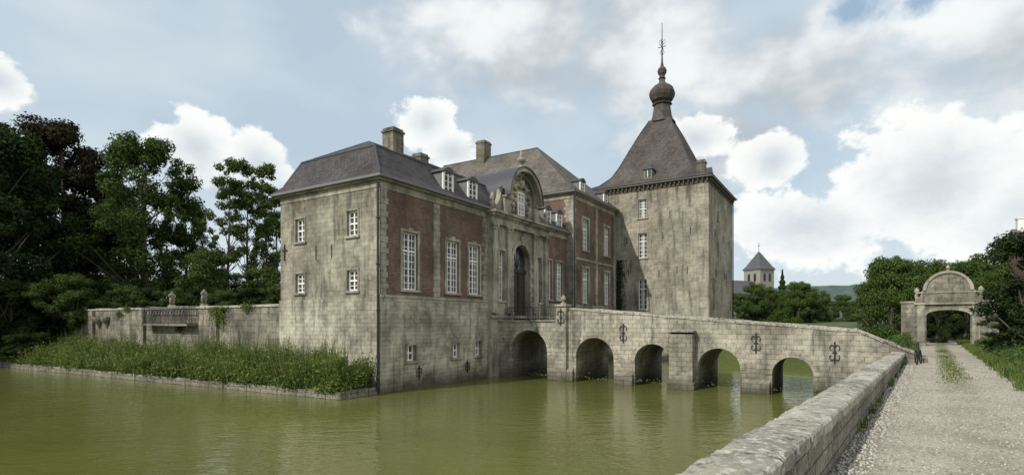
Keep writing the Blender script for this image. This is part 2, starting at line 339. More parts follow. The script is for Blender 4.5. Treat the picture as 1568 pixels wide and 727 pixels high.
for sg in (-1,1):
    pts=[(PC+sg*2.5,11.7),(PC+sg*4.0,11.7),(PC+sg*4.0,11.95)]
    for i in range(8):
        t=i/7; pts.append((PC+sg*(3.9-1.3*math.sin(t*math.pi/2)),12.0+1.5*(1-math.cos(t*math.pi/2))))
    pts.append((PC+sg*2.5,13.5))
    S.prism(F0,pts,pd-.12,pd-.5)
    for cz,cu,r in ((12.05,3.72,.33),(13.45,2.72,.22)):
        sp=[]
        for i in range(22):
            t=i/21*math.pi*4; rr=r*(1-i/24); sp.append(F0(PC+sg*(cu+rr*math.cos(t)),pd-.05,cz+rr*math.sin(t)))
        rel.tube(sp,.07,6)
x,y=PC,-.35
rel.lathe(x,y,[(.36,15.3),(.38,15.6),(.2,15.65),(.12,15.75),(.12,15.85),(.3,16.0),(.36,16.15),(.25,16.32),(.1,16.4),(.17,16.5),(.12,16.62),(.03,16.95)],12)
for sg in (-1,1): rel.lathe(PC+sg*3.9,-.35,[(.2,11.7),(.2,12.3),(.1,12.4),(.2,12.6),(.14,12.8),(.02,13.)],10)
# ---------- block 2
B2=-.6; F2=lambda u,d,z:(u,B2-d,z); E2=15.3
w2=[(25.4,10.5,1.3,2.9),(30.6,10.5,1.3,2.9),(25.4,5.6,1.3,3.2),(30.6,5.6,1.3,3.2)]
P['brick_walls'].wall(F2,22.7,33.2,SZ,E2,[hole(*q) for q in w2],.25)
for q in w2: window(P,F2,*q,4,7,sur=.25)
P['basement_walls'].wall(F2,22.65,33.2,-1,SZ,[],.25,d=.06)
Fl=lambda u,d,z:(22.7-d,u,z)
P['brick_walls'].wall(Fl,B2,24,-1,E2,[],.25); P['brick_walls'].quad((22.7,24,-1),(33.2,24,-1),(33.2,24,E2),(22.7,24,E2)); P['brick_walls'].quad((33.2,3,-1),(33.2,24,-1),(33.2,24,E2),(33.2,3,E2))
T.fbox(F2,22.6,33.0,-.02,.13,SZ,SZ+.16); T.fbox(F2,22.7,33.,-.02,.045,E2-.4,E2); T.fbox(Fl,B2,24,-.02,.045,E2-.4,E2)
T.fbox(F2,22.9,33.,-.02,.06,9.5,9.7)
for a,s in ((22.7,1),(27.7,0),(32.5,-1)): quoins(T,F2,a,a+.45,SZ+.17,E2-.41,.065,s,tooth=.1)
quoins(T,Fl,B2-.06,.1,SZ,E2-.41,.065,1,tooth=.2)
A.tube([(22.45,-.9,5),(22.45,-.9,E2-.1)],.06,8)
cornice(P['cornice'],P['gutters'],22.7,33.2,B2,24,E2)
tl=P['hip_roof_tiles']; Z=E2+.26
q0=[(22.25,B2-.45,Z),(33.6,B2-.45,Z),(33.6,24.4,Z),(22.25,24.4,Z)]; q1=[(23.1,B2+.5,Z+.75),(32.8,B2+.5,Z+.75),(32.8,23.5,Z+.75),(23.1,23.5,Z+.75)]
s0,s1=(27.95,6.0,21.9),(27.95,18.5,21.9)
for i in range(4): tl.quad(q0[i],q0[(i+1)%4],q1[(i+1)%4],q1[i])
tl.quad(q1[0],q1[1],s0); tl.quad(q1[1],q1[2],s1,s0); tl.quad(q1[2],q1[3],s1); tl.quad(q1[3],q1[0],s0,s1)
bar(s0,s1); bar(q1[0],s0,.06); bar(q1[1],s0,.06); bar(q0[0],q1[0],.06)
for u in (25.0,30.6): dormer(P,F2,u,E2+.3,1.0,1.5,d0=-.1)
chimney(P,27.9,12.8,1.3,1.1,20.5,23.7)
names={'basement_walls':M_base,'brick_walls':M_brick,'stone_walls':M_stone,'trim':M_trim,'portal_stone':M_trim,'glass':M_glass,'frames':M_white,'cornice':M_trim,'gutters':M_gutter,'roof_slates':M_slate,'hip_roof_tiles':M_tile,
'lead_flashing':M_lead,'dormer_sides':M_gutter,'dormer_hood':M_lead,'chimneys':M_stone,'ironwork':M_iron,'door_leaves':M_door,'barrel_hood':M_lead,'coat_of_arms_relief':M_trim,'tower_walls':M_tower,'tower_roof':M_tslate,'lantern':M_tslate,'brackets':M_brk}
for k,m in P.d.items(): m.obj(k,names[k],castle,smooth=(k=='coat_of_arms_relief'),bevel=.012 if k in('trim',) else 0)
# ================================================================== TOWER
tower=empty('castle_tower',(CO[0],CO[1],0),CROT); P=Parts()
ta0,ta1,tb0,tb1=33.1,45.3,-10.,2.6; TE=17.8
Ft=lambda u,d,z:(ta0-d,u,z); Fs=lambda u,d,z:(u,tb0-d,z)
tw=[(-3.5,14.5,.85,1.9),(-3.5,10.4,.9,2.5),(-3.5,5.1,.9,3.1)]
P['tower_walls'].wall(Ft,tb0,tb1,-1,TE,[hole(*q) for q in tw],.3)
for q in tw: window(P,Ft,*q,3,6,sur=.12,depth=.3)
ts=[(35.4,5.3,.5,2.9),(37.5,14.3,.5,.9),(37.5,10.8,.45,1.2),(42,8,.45,1.1)]
P['tower_walls'].wall(Fs,ta0,ta1,-1,TE,[hole(*q) for q in ts],.3)
for q in ts: window(P,Fs,*q,2,4,sur=.1,depth=.3)
P['tower_walls'].quad((ta1,tb0,-1),(ta1,tb1,-1),(ta1,tb1,TE),(ta1,tb0,TE)); P['tower_walls'].quad((ta0,tb1,-1),(ta1,tb1,-1),(ta1,tb1,TE),(ta0,tb1,TE))
T=P['trim']
quoins(T,Ft,tb0-.03,tb0+.55,3,TE-.5,.03,1,rh=.42,tooth=.3); quoins(T,Fs,ta0,ta0+.55,3,TE-.5,.03,1,rh=.42,tooth=.3); quoins(T,Fs,ta1-.6,ta1,3,TE-.5,.03,-1,rh=.42,tooth=.3)
T.fbox(Ft,tb0-.05,tb1,-.02,.05,4.2,4.4); T.fbox(Fs,ta0,ta1,-.02,.05,4.2,4.4)
x=tb0
while x<tb1: P['brackets'].fbox(Ft,x,x+.14,0,.26+.05*R.random(),TE-.3-.08*R.random(),TE-.02); x+=.42+.05*R.random()
x=ta0
while x<ta1: P['brackets'].fbox(Fs,x,x+.14,0,.28,TE-.32,TE-.02); x+=.44
P['brackets'].fbox(Ft,tb0-.02,tb1,0,.07,TE-.5,TE-.31); P['brackets'].fbox(Fs,ta0,ta1,0,.07,TE-.5,TE-.31)
P['gutters'].box(ta0-.42,ta1+.42,tb0-.42,tb1+.42,TE,TE+.14)
A=P['ironwork']
for u,z in [(-8.3,12.8),(-5.6,12.5),(-1.8,12.3),(-8.0,8.9),(-5.2,8.7),(-2,9.),(-7,9.0),(-6.3,14.6),(-1.6,8.6)]: A.fbox(Ft,u-.03,u+.03,.0,.05,z-.35,z+.35)
for u,z in [(36,12.8),(40,12.6),(43.5,12.5),(36.5,8.8),(41,8.8)]: A.fbox(Fs,u-.03,u+.03,.0,.05,z-.35,z+.35)
A.tube([(45.1,tb0-.15,0),(45.1,tb0-.15,TE)],.06,8)
tcx,tcy=(ta0+ta1)/2,(tb0+tb1)/2
rr=P['tower_roof']; prof=[(1.,TE+.14),(.79,18.6),(.635,19.6),(.54,20.8),(.415,22.7),(.28,24.7),(.165,26.2)]
hx,hy=(ta1-ta0)/2+.5,(tb1-tb0)/2+.5
L=[[(tcx+sx*hx*k,tcy+sy*hy*k,z) for sx,sy in((-1,-1),(1,-1),(1,1),(-1,1))] for k,z in prof]
for i in range(len(L)-1):
    for j in range(4): rr.quad(L[i][j],L[i][(j+1)%4],L[i+1][(j+1)%4],L[i+1][j])
for j in range(4): P['lead_flashing'].tube([l[j] for l in L],.06,6)
ln=P['lantern']
ln.lathe(tcx,tcy,[(1.5,26.0),(1.45,26.2),(1.2,26.45),(1.05,26.9),(.95,27.6),(.9,28.0),(1.1,28.1),(1.1,28.2),(.85,28.3)],8,math.pi/8)
ln.lathe(tcx,tcy,[(.8,28.3),(1.15,28.55),(1.38,29.0),(1.42,29.4),(1.25,29.85),(.9,30.2),(.5,30.45),(.34,30.7),(.3,31.0),(.42,31.05),(.32,31.12),(.3,31.4),(.45,31.6),(.52,31.9),(.4,32.2),(.2,32.4),(.12,32.8),(.08,33.4),(.05,35.2),(.03,37.3)],12,math.pi/8)
A.tube([(tcx-.45,tcy,34.6),(tcx+.45,tcy,34.6)],.04,5); A.tube([(tcx,tcy-.45,34.6),(tcx,tcy+.45,34.6)],.04,5)
for sx,sy in((1,0),(-1,0),(0,1),(0,-1)):
    pts=[]
    for i in range(10):
        t=i/9*2*math.pi; pts.append((tcx+sx*(.22+.13*math.cos(t)),tcy+sy*(.22+.13*math.cos(t)),35.1+.25*math.sin(t)))
    A.tube(pts,.022,5)
    A.tube([(tcx,tcy,33.6),(tcx+sx*.25,tcy+sy*.25,33.9),(tcx+sx*.1,tcy+sy*.1,34.3)],.025,5)
A.add([(tcx,tcy,36.3),(tcx-.4,tcy-.1,36.5),(tcx-.35,tcy-.1,36.8),(tcx,tcy,36.6),(tcx+.35,tcy+.1,36.75),(tcx+.3,tcy+.1,36.4)],[(0,1,2,3),(0,3,4,5)])
for F,u,dd in ((Ft,-3.7,-1.05),(Fs,39.2,-1.05)):
    P['dormer_sides'].fbox(F,u-.45,u+.45,dd-1.6,dd,18.7,19.7); P['lead_flashing'].prism(F,[(u-.6,19.7),(u+.6,19.7),(u,20.35)],dd-2.2,dd+.12)
    P['glass'].fbox(F,u-.3,u+.3,dd,dd+.02,18.9,19.6); P['frames'].fbox(F,u-.03,u+.03,dd+.02,dd+.05,18.9,19.6)
chimney(P,34.6,-9.0,.8,.8,18,19.9)
for k,m in P.d.items(): m.obj(k,names[k],tower,smooth=False)
# ================================================================== BRIDGE
bridge=empty('stone_bridge',(CO[0],CO[1],0),CROT); P=Parts()
Fb=lambda u,d,z:(11.2-d,-u,z)
arches=[(1.35,4.22,3.3),(6.36,8.97,2.87),(10.34,12.54,2.56),(14.1,16.4,2.4),(18.0,19.95,2.03)]
def deck(u): return 3.92 if u<5.3 else 3.92-(u-5.3)/16.7*1.37 if u<22 else 2.55-(u-22)*.25
def ptop(u): return 4.87-(u-5.3)/16.7*1.37 if u<22 else 3.5-(u-22)*.46
poly=[(.3,-1)]
for a,b,t in arches:
    r=(b-a)/2; c=(a+b)/2; rise=min(r,t-.3); zs=t-rise
    poly.append((a,-1)); poly.append((a,zs))
    for i in range(1,16): th=math.pi-i/16*math.pi; poly.append((c+r*math.cos(th),zs+rise*math.sin(th)))
    poly.append((b,zs)); poly.append((b,-1))
poly+= [(24.7,-1),(24.7,deck(24.7)),(22,deck(22)),(5.3,3.92),(.3,3.92)]
S=P['bridge_body']; S.prism(Fb,poly,0,-5.6)
for a,b,t in arches:
    r=(b-a)/2; c=(a+b)/2; rise=min(r,t-.3); zs=t-rise
    P['voussoirs'].arcring(Fb,c,zs,r+.01,r+.3,-.02,.045,n=15)
for d0,d1 in ((0,-.4),(-5.2,-5.6)):
    S2=P['parapets']
    u=5.3
    S2.prism(Fb,[(5.3,deck(5.3)),(22,deck(22)),(24.7,deck(24.7)),(24.7,ptop(24.7)-.14),(22,ptop(22)-.14),(5.3,ptop(5.3)-.14)],d0,d1)
    while u<24.6:
        l=min(R.uniform(.9,1.4),24.7-u); u1=u+l
        if u<22<u1: u1=22.
        dz=R.uniform(-.02,.02)
        P['coping'].prism(Fb,[(u+.008,ptop(u)-.14+dz),(u1-.008,ptop(u1)-.14+dz),(u1-.008,ptop(u1)+dz),(u+.008,ptop(u)+dz)],d0+.05+R.uniform(-.01,.01),d1-.05)
        u=u1
V=P['piers']
def pier(u0,u1,out,zt,slope=.5):
    V.prism(lambda u,d,z:Fb(d,u,z),[(-.05,-1),(out,-1),(out,zt-slope),(-.05,zt)],u0,u1)
pier(12.6,13.95,.6,3.3,.12); V.fbox(Fb,12.52,14.03,-.02,.68,3.3,3.42); pier(12.5,14.05,.72,.5,.1)
pier(16.5,17.9,.22,.75,.2); pier(9.05,10.25,.22,.8,.2); pier(4.4,6.2,.22,.9,.2)
pier(5.0,5.75,.28,4.9,.05); V.box(10.85,11.75,-5.8,-4.95,4.9,5.05)
V.lathe(11.3,-5.4,[(.2,5.05),(.2,5.15),(.08,5.2),(.2,5.38),(.14,5.55),(.03,5.7)],10)
A=P['railing']
for u in np.arange(1.0,5.0,.13): A.fbox(Fb,u-.012,u+.012,-.16,-.135,3.9,4.85)
A.fbox(Fb,.9,5.0,-.175,-.12,4.85,4.9); A.fbox(Fb,.9,5.0,-.17,-.125,4.05,4.08); A.fbox(Fb,.9,5.0,-.17,-.125,4.65,4.68)
for u in np.arange(1.13,4.9,.26):
    pts=[]
    for i in range(9): t=i/8*2*math.pi; pts.append(Fb(u+.06*math.cos(t),-.147,4.35+.14*math.sin(t)))
    A.tube(pts,.01,4)
V.fbox(Fb,.3,5.0,-.3,.12,3.925,4.0)
A2=P['wall_anchors']
for u,z,h in ((5.4,4.2,1.1),(9.6,3.2,1.2),(17.2,2.75,1.1),(20.9,2.35,1.1)): anchor(A2,Fb,u,z,h,.28 if u<6 else 0)
bm_={'bridge_body':M_bridge,'voussoirs':M_bridge,'parapets':M_bridge,'coping':M_cope,'piers':M_bridge,'railing':M_iron,'wall_anchors':M_iron}
for k,m in P.d.items(): m.obj(k,bm_[k],bridge,bevel=.02 if k in('coping','piers') else 0)
# ================================================================== TERRACE WALL
tw_=empty('terrace_wall',(CO[0],CO[1],0),CROT); P=Parts()
m=P['wall_body']; m.box(.2,.7,8.72,44,-1,4.85); m.box(.2,14,44,44.5,-1,4.85)
b=8.74
while b<44.4:
    l=R.uniform(1.1,1.7); b1=min(b+l,44.4); P['wall_coping'].box(.12+R.uniform(-.01,.01),.78,b+.01,b1-.01,4.85+R.uniform(-.01,.01),5.03+R.uniform(-.03,.03)); b=b1
for b in (16.,26.6,36.,43.): m.box(-.02,.2,b,b+.7,-1,4.84)
m.box(-.0,.2,9.5,43.,1.2,1.36)
for b in (33.5,35.0):
    m.lathe(.15,b,[(.08,3.3),(.2,3.6),(.45,3.95),(.5,4.15),(.5,4.3)],12)
k=P['balcony']
for u in np.arange(18.9,25.7,.16): k.box(-.52,-.5,u-.012,u+.012,3.75,4.95)
for z in (3.75,4.2,4.92): k.box(-.54,-.48,18.9,25.6,z,z+.045)
for u in (18.9,25.6):
    for a in np.arange(-.5,.2,.16): k.box(a-.01,a+.01,u-.01,u+.01,3.75,4.95)
    k.box(-.54,.2,u-.02,u+.02,4.92,4.96); k.box(-.54,.2,u-.02,u+.02,3.73,3.77)
for u in np.arange(19.2,25.4,.42):
    pts=[]
    for i in range(11): t=i/10*2*math.pi; pts.append((-.51,u+.2*math.cos(t),4.55+.2*math.sin(t)))
    k.tube(pts,.03,4)
P['balcony_slab'].box(-.55,.2,18.8,25.7,3.58,3.73)
P['wall_body'].obj('wall_body',M_terr,tw_); P['wall_coping'].obj('wall_coping',M_cope,tw_,bevel=.02); k.obj('balcony_railing',M_iron,tw_); P['balcony_slab'].obj('balcony_slab',M_terr,tw_)
def statue(b,h,flip):
    x,y=W(.45,b); e=empty('garden_statue',(x,y,5.03),CROT); pm=MB()
    pm.box(-.2,.2,-.2,.2,0,.12); pm.box(-.15,.15,-.15,.15,.12,.2); pm.obj('plinth',M_trim,e)
    me=bpy.data.meshes.new('figure'); s=h/1.0; f=flip
    v=[(0,0,.55),(0,0,.72),(0,0,.86),(0,0,.93),(0,.01,1.02),(.09,0,.5),(.1,0,.35),(.09,.02,.21),(-.09,0,.5),(-.1,-.05*f,.36),(-.09,.02,.21),(.13,0,.83),(.2,-.06*f,.7),(.12,-.14,.64),(-.13,0,.83),(-.21,.04*f,.7),(-.13,-.12,.78)]
    ed=[(0,1),(1,2),(2,3),(3,4),(0,5),(5,6),(6,7),(0,8),(8,9),(9,10),(2,11),(11,12),(12,13),(2,14),(14,15),(15,16)]
    rad=[.12,.12,.11,.05,.1,.1,.075,.05,.1,.075,.05,.06,.05,.035,.06,.05,.035]
    me.from_pydata([(a*s,b_*s,c*s) for a,b_,c in v],ed,[]); o=link(bpy.data.objects.new('figure',me)); o.parent=e
    sk=o.modifiers.new('skin','SKIN'); 
    for i,r in enumerate(rad): me.skin_vertices[0].data[i].radius=(r*s,r*s)
    me.skin_vertices[0].data[0].use_root=True
    ss=o.modifiers.new('sub','SUBSURF'); ss.levels=2; ss.render_levels=2; me.materials.append(M_trim)
try:
    statue(23.,1.15,1); statue(18.4,1.2,-1)
except Exception as ex: print('statue',ex)
# ================================================================== numpy meshes
def np_mesh(name,verts,faces,k,mats,midx=None):
    me=bpy.data.meshes.new(name); nf=len(faces)
    me.vertices.add(len(verts)); me.vertices.foreach_set('co',np.asarray(verts,dtype=np.float32).ravel())
    me.loops.add(nf*k); me.loops.foreach_set('vertex_index',np.asarray(faces,dtype=np.int32).ravel())
    me.polygons.add(nf); me.polygons.foreach_set('loop_start',np.arange(0,nf*k,k,dtype=np.int32)); 
    try: me.polygons.foreach_set('loop_total',np.full(nf,k,dtype=np.int32))
    except Exception: pass
    for m in mats: me.materials.append(m)
    if midx is not None: me.polygons.foreach_set('material_index',np.asarray(midx,dtype=np.int32))
    me.update(calc_edges=True); me.validate(); return me
def unit(a): return a/np.maximum(np.linalg.norm(a,axis=1,keepdims=True),1e-6)
def leafquads(C,N,size,rng,wid=.62):
    n=len(C); N=unit(N); t=unit(np.cross(N,rng.normal(size=(n,3)))); b=np.cross(N,t)
    l=(size*rng.uniform(.65,1.35,n))[:,None]
    V=np.stack([C-t*l*.5,C+b*l*wid*.5,C+t*l*.5,C-b*l*wid*.5],1).reshape(-1,3)
    return V
def leafmat(name,c1,c2,c3,sc_=.5,trans=.25):
    m,nb,b,co=newmat(name); geo=nb.n.new('ShaderNodeNewGeometry')
    n=nb.noise(co,sc_,2,.6); c=nb.mix(nb.mr(n,.35,.65),c1,c2); c=nb.mix(nb.mr(geo.outputs['Random Per Island'],.55,1.,0,.75),c,c3)
    d=nb.n.new('ShaderNodeBsdfDiffuse'); nb.put(d.inputs[0],c)
    tr=nb.n.new('ShaderNodeBsdfTranslucent'); nb.put(tr.inputs[0],c); mx=nb.n.new('ShaderNodeMixShader'); mx.inputs[0].default_value=trans
    nb.l.new(d.outputs[0],mx.inputs[1]); nb.l.new(tr.outputs[0],mx.inputs[2]); nb.l.new(mx.outputs[0],nb.n['Material Output'].inputs[0]); nb.n.remove(b); return m
L_green=leafmat('leaf_green',(.045,.076,.022),(.08,.12,.034),(.12,.155,.05))
L_dark=leafmat('leaf_dark',(.02,.035,.015),(.036,.055,.021),(.06,.076,.03),trans=.2)
L_copper=leafmat('leaf_copper',(.026,.024,.019),(.04,.038,.023),(.06,.055,.03),trans=.15)
L_linden=leafmat('leaf_linden',(.055,.092,.024),(.088,.135,.035),(.125,.165,.055))
L_plant=leafmat('leaf_plant',(.055,.098,.022),(.14,.185,.05),(.23,.245,.09),.6)
M_bark=plain('bark',(.09,.08,.062),.9,.4,4.,bump=.8)
def tree_mesh(name,H,Rd,base,prof,ncl,nl,ls,seed,lm,crad,flat=.75,trunk=.35):
    rng=np.random.default_rng(seed); rp=random.Random(seed); mb=MB()
    C=[];cr=[]
    for i in range(ncl):
        t=rng.random()**.85; ang=rng.uniform(0,2*math.pi); c=crad*rng.uniform(.5,1.4)
        lump=1+.24*math.sin(ang*3+seed+t*5)+.14*math.sin(ang*5+t*11)
        r=max(0,Rd*prof(t)*lump-c*.6)*math.sqrt(rng.uniform(.08,1)); C.append((r*math.cos(ang),r*math.sin(ang),base+t*(H-base-c*.6))); cr.append(c)
    C=np.array(C);cr=np.array(cr)
    tp=[];rd=[]
    for i in range(8):
        t=i/7; tp.append((.25*math.sin(t*3+seed),.2*math.cos(t*4+seed)-.2,t*H*.88)); rd.append(trunk*(1-t)**.9+.03)
    rd[0]*=1.35; mb.tube(tp,rd,8)
    for i in rng.permutation(ncl)[:min(ncl,42)]:
        c=C[i]; z0=max(H*.12,c[2]-abs(np.hypot(c[0],c[1]))*.9-1.0); z0=min(z0,H*.8); t=z0/(H*.88); k=min(6,int(t*7)); s=Vector(tp[k]).lerp(Vector(tp[k+1]),t*7-k)
        e=Vector(c); mid=s.lerp(e,.5)+Vector((rp.uniform(-.3,.3),rp.uniform(-.3,.3),-.25)); r=trunk*.3*(1-t)+.03
        mb.tube([s,s.lerp(mid,.5)+Vector((0,0,-.1)),mid,mid.lerp(e,.6)+Vector((0,0,.1)),e],[r,r*.8,r*.6,r*.4,.02],5)
    w=cr**2; cnt=rng.choice(ncl,nl,p=w/w.sum()); d=unit(rng.normal(size=(nl,3))); rad=cr[cnt]*np.power(rng.uniform(.1,1,nl),.42)*rng.uniform(.85,1.3,nl)
    pos=C[cnt]+d*rad[:,None]*np.array([1,1,flat]); N=d*.8+np.array([0,0,.45])+rng.normal(size=(nl,3))*.4
    V=leafquads(pos,N,ls,rng); 
    bv=np.array(mb.v); bf=[f for f in mb.f if len(f)==4]; nb_=len(bv)
    verts=np.vstack([bv,V]); faces=np.vstack([np.array(bf),np.arange(4*nl).reshape(-1,4)+nb_]); mi=np.concatenate([np.zeros(len(bf)),np.ones(nl)])
    return np_mesh(name,verts,faces,4,[M_bark,lm],mi)
def place(name,me,x,y,z,s=1,sz=None,rot=0):
    o=link(bpy.data.objects.new(name,me)); o.location=(x,y,z); o.scale=(s,s,sz if sz else s); o.rotation_euler=(0,0,rot); return o
dome=lambda t: math.sqrt(max(0,1-((t-.38)/.66)**2)) 
slim=lambda t: .35+.75*math.sin(math.pi*min(1,t*.85+.12))
rnd=lambda t: math.sqrt(max(.02,1-((t-.45)/.57)**2))
TB=tree_mesh('broad_tree',20,6.8,3.0,dome,125,42000,.30,3,L_green,1.08,trunk=.45)
TB2=tree_mesh('broad_tree2',20,6.0,2.0,dome,90,36000,.34,11,L_dark,1.25,trunk=.45)
TC=tree_mesh('copper_tree',21,5.6,2.5,dome,90,36000,.33,19,L_copper,1.2,trunk=.45)
TS=tree_mesh('slim_tree',19,2.7,1.6,slim,62,10500,.27,23,L_green,.62,trunk=.2)
TR=tree_mesh('round_tree',8.5,3.2,.5,rnd,75,32000,.19,31,L_linden,.75,trunk=.25)
TR2=tree_mesh('round_tree2',8.5,3.4,.4,rnd,65,24000,.22,37,L_green,.85,trunk=.25)
TD=tree_mesh('yew_like',8,2.7,.2,rnd,75,32000,.16,41,L_dark,.6,trunk=.2)
def px(x,Y): return (x-784)/825*Y
g=4.0
place('dark_beech_tree',TB2,px(-15,50),50,1.0,1.0,1.08,.4); place('dark_beech_tree',TB2,px(35,57),57,1.0,.9,1.02,2.4)
place('copper_beech_tree',TC,px(92,62),62,g,1.05,1.1,1.); place('beech_tree',TB,px(225,62),62,g,1.0,1.06,.3)
place('beech_tree',TB2,px(165,74),74,g,.85,1.0,2.); place('beech_tree',TB,px(283,70),70,g,.55,.8,3.)
place('poplar_tree',TS,px(352,62),62,g,.9,.99,0); place('poplar_tree',TS,px(378,64),64,g,.85,1.0,2.2); place('poplar_tree',TS,px(406,68),68,g,.95,1.04,4.)
place('poplar_tree',TS,px(424,75),75,g,1.,.92,5.); place('maple_tree',TR2,px(318,58),58,g,1.0,.95,1.)
place('maple_tree',TR2,px(395,60),60,g,1.05,.75,1.6)
place('maple_tree',TB2,px(120,80),80,g,.95,.85,1.6)
for i,(xx,Y,z,s,sz) in enumerate([(110,50,3.4,.75,.6),(150,53,3.4,.7,.55),(190,52,3.4,.6,.5),(228,54,3.4,.7,.5),(268,52,3.4,.62,.45),(300,56,3.4,.7,.5),(345,54,3.4,.55,.45),(385,55,3.4,.6,.5),(425,56,3.4,.7,.55),(66,52,.9,.9,.75),(42,50,.9,1.,.8),(14,48,.9,1.,.85),(-15,47,.8,1.1,.9),(-45,46,.8,1.1,.9),(80,54,1.5,.8,.9),(28,45.5,.5,.55,.3),(60,47,.6,.5,.3)]):
    place('shrub',TD if (i%2 or i>8) else TR2,px(xx,Y),Y,z,s,sz,i)
place('linden_tree',TR,px(1362,54),54,1.7,.92,1.03,0); place('linden_tree',TR,px(1390,58),58,1.7,.95,1.0,2)
place('linden_tree',TR,px(1348,62),62,1.8,.9,1.0,2)
for i,(xx,Y,s) in enumerate([(1420,70,1.2),(1455,74,1.25),(1492,72,1.3),(1520,68,1.2),(1545,64,1.1),(1440,58,.75),(1475,60,.75),(1510,62,.9),(1458,64,.7)]): place('maple_tree',TR2,px(xx,Y),Y,2.0,s,s,i*1.3)
for xx,Y,s in ((1436,52,.5),(1480,55,.6),(1462,70,.9)): place('yew_tree',TD,px(xx,Y),Y,1.6,s,s,xx)
place('yew_tree',TD,27.9,28.2,1.7,1.0,.93,0); place('yew_tree',TD,24.6,22.2,1.7,.5,.26,2); place('yew_tree',TD,40.5,38.5,1.7,1.15,1.05,3)
place('yew_tree',TD,30.0,32.0,1.7,.75,.35,2.5)
for i,(xx,Y,s) in enumerate([(1128,95,.7),(1157,100,1.),(1190,110,.9),(1222,92,.92),(1240,94,.85),(1262,100,.6),(1290,104,.72),(1315,98,.6),(1210,96,.8),(1338,100,.8),(1175,120,1.),(1325,80,.5)]):
    place('field_maple_tree',TR2 if i%3 else TR,px(xx,Y),Y,3.0,s,s*.98,i*2.1)
sp=MB(); rng=np.random.default_rng(5); C=[];N=[]
for i in range(9000):
    t=rng.random(); r=2.2*(1-t)*(.55+.45*rng.random())*(1+.25*math.sin(t*60)); a=rng.uniform(0,6.28); C.append((r*math.cos(a),r*math.sin(a),1+t*11)); N.append((math.cos(a),math.sin(a),.6))
V=leafquads(np.array(C),np.array(N)+rng.normal(size=(9000,3))*.4,.28,rng)
sp.tube([(0,0,0),(0,0,12)],[.2,.03],6); bf=[f for f in sp.f if len(f)==4]; bv=np.array(sp.v)
me=np_mesh('spruce',np.vstack([bv,V]),np.vstack([np.array(bf),np.arange(36000).reshape(-1,4)+len(bv)]),4,[M_bark,L_dark],np.concatenate([np.zeros(len(bf)),np.ones(9000)]))
place('spruce_tree',me,px(1198,115),115,3.,.95,.98)
# ================================================================== GROUND / WATER
def wl(Y,off=.2): return (-1.293+.778*Y-.789*off, Y+.614*off)
moat=[wl(-30),wl(43.4),W(33.,-10),W(34,-9),W(34,1),W(1,1),W(1,9),W(.45,9),W(.45,44),W(-4.7,44.3),W(-8,95),(-160,73),(-160,-30)]
def inside(x,y,poly=moat):
    c=False;n=len(poly)
    for i in range(n):
        x0,y0=poly[i];x1,y1=poly[(i+1)%n]
        if (y0>y)!=(y1>y) and x<(x1-x0)*(y-y0)/(y1-y0)+x0: c=not c
    return c
def ss(a,b,x): t=min(1,max(0,(x-a)/(b-a))); return t*t*(3-2*t)
def hgt(x,y):
    dx,dy=x-CO[0],y-CO[1]; a=dx*UA[0]+dy*UA[1]; b=dx*VA[0]+dy*VA[1]
    z=2.1-.006*max(-20,min(y,60))+2.0*ss(55,100,y)
    if a>-.5 and b>4 and b<44.2: z=max(z,4.0) if b>8 else z
    elif b>=44.2: z=1.0+2.2*ss(48,62,b)*ss(-2,10,a)
    return z
xs=sorted(set([-4000,-2000,-1000,-600,-350,-220,-160]+list(np.arange(-130,151,5.))+[180,230,320,500,800,1500,4000])); ys=sorted(set([-3000,-1000,-400,-200,-100,-60]+list(np.arange(-40,151,5.))+[180,230,320,500,900,1700,5000]))
pts=[Vector((float(x)+.013,float(y)+.017)) for x in xs for y in ys]; n0=len(pts); pts+=[Vector(p) for p in moat]
ed=[(n0+i,n0+(i+1)%len(moat)) for i in range(len(moat))]
res=geometry.delaunay_2d_cdt(pts,ed,[],0,1e-5); gv,gf=res[0],res[2]
gm=MB(); vv=[]
for p in gv: vv.append((p.x,p.y,hgt(p.x,p.y)))
ff=[]
for f in gf:
    cx=sum(gv[i].x for i in f)/3; cy=sum(gv[i].y for i in f)/3
    if not inside(cx,cy): ff.append(tuple(f))
gm.add(vv,ff)
for i in range(len(moat)):
    p,q=moat[i],moat[(i+1)%len(moat)]; gm.quad((*p,hgt(*p)),(*q,hgt(*q)),(*q,-1.2),(*p,-1.2))
mg,nb,b,co=newmat('grass_ground'); n1=nb.noise(co,.25,4,.6); n2=nb.noise(co,6,4,.7)
c=nb.mix(nb.mr(n1,.35,.65),(.05,.072,.022),(.095,.12,.035)); c=nb.mix(1.,c,nb.mix(n2,(.5,.5,.5),(1.4,1.4,1.3)),'MULTIPLY'); nb.put(b.inputs['Base Color'],c); b.inputs['Roughness'].default_value=.95; nb.put(b.inputs['Normal'],nb.bump(n2,.8,.08))
gm.obj('ground',mg)
mp,nb,b,co=newmat('gravel'); vcol=nb.voro(co,34.,out=1); vd=nb.voro(co,34.,out=0); bw_=nb.n.new('ShaderNodeRGBToBW'); nb.put(bw_.inputs[0],vcol)
c=nb.mix(bw_.outputs[0],(.27,.248,.20),(.64,.605,.52)); n1=nb.noise(co,.9,4,.65); c=nb.mix(1.,c,nb.mix(nb.mr(n1,.3,.7),(.68,.66,.61),(1.1,1.08,1.04)),'MULTIPLY')
c=nb.mix(nb.mr(vd,.0,.5,0,.35),c,(.25,.225,.18))
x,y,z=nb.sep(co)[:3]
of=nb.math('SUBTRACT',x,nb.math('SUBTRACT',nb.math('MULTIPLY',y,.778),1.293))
ctr=nb.math('ABSOLUTE',nb.math('SUBTRACT',of,2.1))
